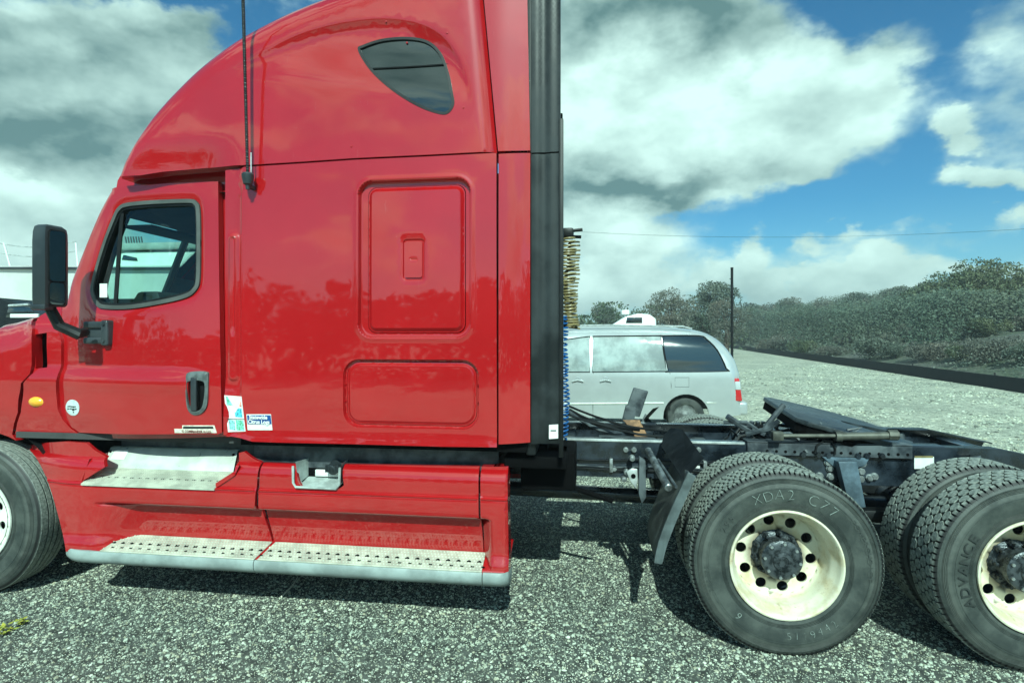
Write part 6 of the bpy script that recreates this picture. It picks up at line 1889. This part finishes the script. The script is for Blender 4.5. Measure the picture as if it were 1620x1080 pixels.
# hull lofted from stations, bow to the left
st = []
for i in range(15):
    t = i/14; x = bxL+(bxR-bxL)*t
    hw = 1.25*min(1, (t*1.9)**.6) if t > 0 else .02
    sh = zt+.30*(1-t)**2; keel = zbm-.35+(.9*(1-t*3)**2 if t < .33 else 0)
    ch = zbm+.05+(.55*(1-t*3)**2 if t < .33 else 0)
    st.append([(x, YB+1.25-hw, sh), (x, YB+1.25-hw*.97, sh-.10), (x, YB+1.25-hw*.82, ch), (x, YB+1.25, keel), (x, YB+1.25+hw*.82, ch), (x, YB+1.25+hw*.97, sh-.10), (x, YB+1.25+hw, sh)])
vs = [p for s in st for p in s]; fs = []
for i in range(14):
    for k in range(6): fs.append((i*7+k, (i+1)*7+k, (i+1)*7+k+1, i*7+k+1))
    fs.append((i*7, i*7+6, (i+1)*7+6, (i+1)*7))
fs.append(tuple(14*7+k for k in range(7)))
b = MB(); b.add(vs, fs); b.build('hull', whitep, boat, 30)
b = MB(); b.add([(p[0], p[1]+(-.012 if k < 3 else .012 if k > 3 else 0), p[2]-.012) for s in st for k, p in enumerate(s) if 2 <= k <= 4], [(i*3+k, (i+1)*3+k, (i+1)*3+k+1, i*3+k+1) for i in range(14) for k in range(2)]); b.build('bottom_paint', M['black'], boat)
b = MB(); b.tube([(s[0][0], s[0][1]-.02, s[0][2]-.06) for s in st], .03, 6); b.build('rub_rail', M['slate'], boat)
# cabin with dark windows
c0, c1 = W(150, 440, YB)[0], W(330, 440, YB)[0]
b = MB(); b.prism([(c0-.5, zt+.05), (c0+.45, zt+.42), (c1-.4, zt+.40), (c1, zt+.05)], YB+.35, YB+2.1, 'Y', .06); b.build('cabin', whitep, boat)
cw = [W(u, v, YB+.35) for u, v in ((196, 403), (217, 408), (218, 413), (193, 411))]
b = MB(); b.prism(cw, YB+.335, YB+.36, 'Y', .004); b.build('cabin_window', M['darkglass'], boat)
for u0, u1 in ((168, 181), (190, 184)):
    p, r_ = W(u0, 395, YB+.4), W(u1, 424, YB+.4)
    b = MB(); b.cyl((p[0], YB+.4, p[1]), (r_[0], YB+.4, r_[1]), .028, 8); b.build('frame_post', whitep, boat)
h0, h1 = W(168, 388, YB+.4), W(345, 386, YB+.4)
b = MB(); b.box(h0[0], h1[0], YB+.25, YB+2.25, W(250, 394, YB+.3)[1], W(250, 383.5, YB+.3)[1], .04); ht = b.build('hard_top', mat('hardtop', (.34, .36, .34), .5, var=.2, vscale=2), boat)
for i in range(7):
    x, z = W(199+i*4.2, 383, YB+.3); b = MB(); b.cyl((x, YB+.32, z-.02), (x-.03, YB+.32, z+.13), .016, 6); b.build('rod_holder', M['slate'], ht)
for u in (240, 300, 335):
    for yy in (YB+.4, YB+2.1):
        p, r_ = W(u, 390, YB+.4), W(u-8, 428, YB+.4); b = MB(); b.cyl((p[0], yy, p[1]), (r_[0], yy, r_[1]), .022, 8); b.build('frame_post', M['galv'], boat)
# bow rails
q = random.Random(2)
for vv in (385, 400):
    P = [(W(u, vv+6*math.sin(u*.03), YB+.25)) for u in range(-60, 131, 12)]
    b = MB(); b.tube([(x, YB+.25, z) for x, z in P], .014, 6); b.build('bow_rail', M['galv'], boat)
for (ua, va, ub, vb_) in ((6, 384, 20, 436), (62, 384, 70, 430), (120, 384, 124, 428), (-50, 388, -40, 436)):
    p, r_ = W(ua, va, YB+.25), W(ub, vb_, YB+.25); b = MB(); b.cyl((p[0], YB+.25, p[1]), (r_[0], YB+.25, r_[1]), .022, 8); b.build('rail_post', whitep, boat)
# its trailer
tr = tag(empty('boat_trailer', (W(60, 500, YB)[0], YB+1.25, 0)), 'dark boat trailer carrying the white motor boat', 'trailer')
b = MB(); b.box(bxL+.6, bxR, YB+.3, YB+.42, .55, .68, .01); b.box(bxL+.6, bxR, YB+2.1, YB+2.22, .55, .68, .01)
for k in range(5): x = bxL+1+k*(bxR-bxL-1.4)/4; b.box(x-.06, x+.06, YB+.3, YB+2.2, .56, .67, .005)
b.build('frame', M['chassis'], tr)
for k in range(4):
    x = bxL+1.2+k*(bxR-bxL-2)/3; b = MB(); b.box(x-.05, x+.05, YB+.38, YB+.48, .66, zbm+.03, .01); b.box(x-.05, x+.05, YB+2.0, YB+2.1, .66, zbm+.03, .01); b.build('bunk_post', M['chassis'], tr)
for k in range(2):
    for yy in (YB+.05, YB+2.2):
        x = (bxL+bxR)/2+.8+k*.85; b = MB(); b.lathe([(.0001, .02), (.2, .0), (.31, .01), (.33, .05), (.33, .2), (.0001, .22)], 24, Matrix.Translation((x, yy, .33))); b.build('wheel', M['rubber_plain'], tr)
# dark pick-up behind the hood
YP = 5.6
def vp(u, v): return W(u, v, YP)
pk_ = tag(empty('dark_pickup', (W(-60, 520, YP)[0], YP+.9, 0)), 'dark pickup truck partly hidden behind the red hood', 'pickup')
zt = vp(40, 478)[1]
xl, xr = vp(-230, 500)[0], vp(150, 500)[0]
blk = mat('dark_car_paint', (.012, .014, .018), .25, coat=1., var=.2, vscale=2)
b = MB(); b.prism(sm([(xl, .45), (xl-.02, .95), (xl+.3, 1.22), (xl+1.3, 1.28), (xl+2.0, zt), (xr-.9, zt+.0), (xr-.35, zt-.28), (xr, 1.30), (xr+.9, 1.2), (xr+1.0, .9), (xr+.98, .45)], 2), YP, YP+1.85, 'Y', .07, seg=3); b.build('body', blk, pk_)
wv = [vp(u, v) for u, v in ((14, 486), (50, 484), (56, 500), (10, 502))]
b = MB(); b.prism(wv, YP-.010, YP+.02, 'Y', .004); b.build('window', M['darkglass'], pk_)
b = MB(); P = [vp(u, v) for u, v in ((16, 483.5), (48, 481.5))]; b.cyl((P[0][0], YP-.02, P[0][1]), (P[1][0], YP-.02, P[1][1]), .022, 8); b.build('bright_trim', M['galv'], pk_)
b = MB(); P = [vp(u, v) for u, v in ((18, 500), (62, 498))]; b.box(P[0][0], P[1][0], YP-.03, YP+.03, P[0][1]-.03, P[0][1]+.04, .01); b.build('side_panel', whitep, pk_)
for xx in (xl+.75, xr+.05):
    b = MB(); b.lathe([(.0001, .02), (.2, .0), (.34, .01), (.37, .05), (.37, .22), (.0001, .22)], 28, Matrix.Translation((xx, YP-.03, .37))); b.build('wheel', M['rubber_plain'], pk_)

# ---- power lines high over the hillside
d0, d1 = (70, 60)
wl_pole = []
for k, (u, dd) in enumerate(((1790, 48), (700, 62))):
    x, y = hill_xy(u, dd); z = bank(x, y)
    p = tag(empty('power_pole', (x, y, 0)), ('wooden power pole off the right side carrying the line' if k == 0 else 'wooden power pole standing behind the red cab'), 'pole')
    zt = H+(VH-352)*dd/F if k == 0 else H+(VH-350)*dd/F
    b = MB(); b.tube([(x, y, min(z, 0)-.2), (x, y, zt+.5)], [.16, .11], 10); b.build('shaft', M['bark'], p)
    b = MB(); b.box(x-1.1, x+1.1, y-.05, y+.05, zt-.02, zt+.1, .01); b.build('crossarm', M['bark'], p)
    wl_pole.append(Vector((x, y, zt+.12)))
ends = wl_pole
wire = tag(empty('power_line', tuple(ends[0])), 'thin dark power line crossing the sky above the hillside', 'cable')
for o in (-.9, .9):
    pts = []
    for i in range(41):
        t = i/40; p = ends[0].lerp(ends[1], t); p.z -= 4*t*(1-t)*1.6; p.x += o*.3
        pts.append(p)
    b = MB(); b.tube(pts, .007, 5); b.build('conductor', M['black'], wire)
# ---- small things on the gravel
gx_, gy_ = GP(452, 935)
b = MB(); a = GP(445, 946); c = GP(471, 915)
b.tube([(a[0], a[1], .012), ((a[0]+c[0])/2+.02, (a[1]+c[1])/2, .02), (c[0], c[1], .014)], [.006, .005, .003], 6)
tag(b.build('pale_stick', mat('bleached_wood', (.62, .60, .50), .8, var=.2, vscale=30)), 'pale thin stick lying in the shadow below the steps', 'stick')
leafy = mat('yellow_leaves', (.48, .44, .06), .6, var=.4, vscale=40, var2=(.26, .32, .06))
for (u, v, s, lab) in ((6, 1003, .75, 'small yellow weed clump at the left bottom edge of the gravel'), (34, 988, .42, 'tiny yellow weed just right of the larger weed clump')):
    x, y = GP(u, v); q = random.Random(int(u)); root = tag(empty('yellow_weed', (x, y, 0)), lab, 'weed', 'yellow weeds in the gravel')
    b = MB()
    for k in range(int(26*s)+6):
        a = q.random()*6.28; r_ = q.uniform(.01, .075)*s; h = q.uniform(.01, .06)*s
        c = Vector((x+r_*math.cos(a), y+r_*math.sin(a), h+.01)); e = Vector((math.cos(a), math.sin(a), q.uniform(-.3, .5)))*.020; f = Vector((-math.sin(a), math.cos(a), q.uniform(-.3, .3)))*.010
        b.add([c-e, c+f, c+e, c-f], [(0, 1, 2, 3)])
    b.build('leaves', leafy, root)
    b = MB()
    for k in range(5):
        a = k*1.3; b.tube([(x, y, 0), (x+.05*s*math.cos(a), y+.05*s*math.sin(a), .04*s)], .003, 5)
    b.build('stems', leafy, root)
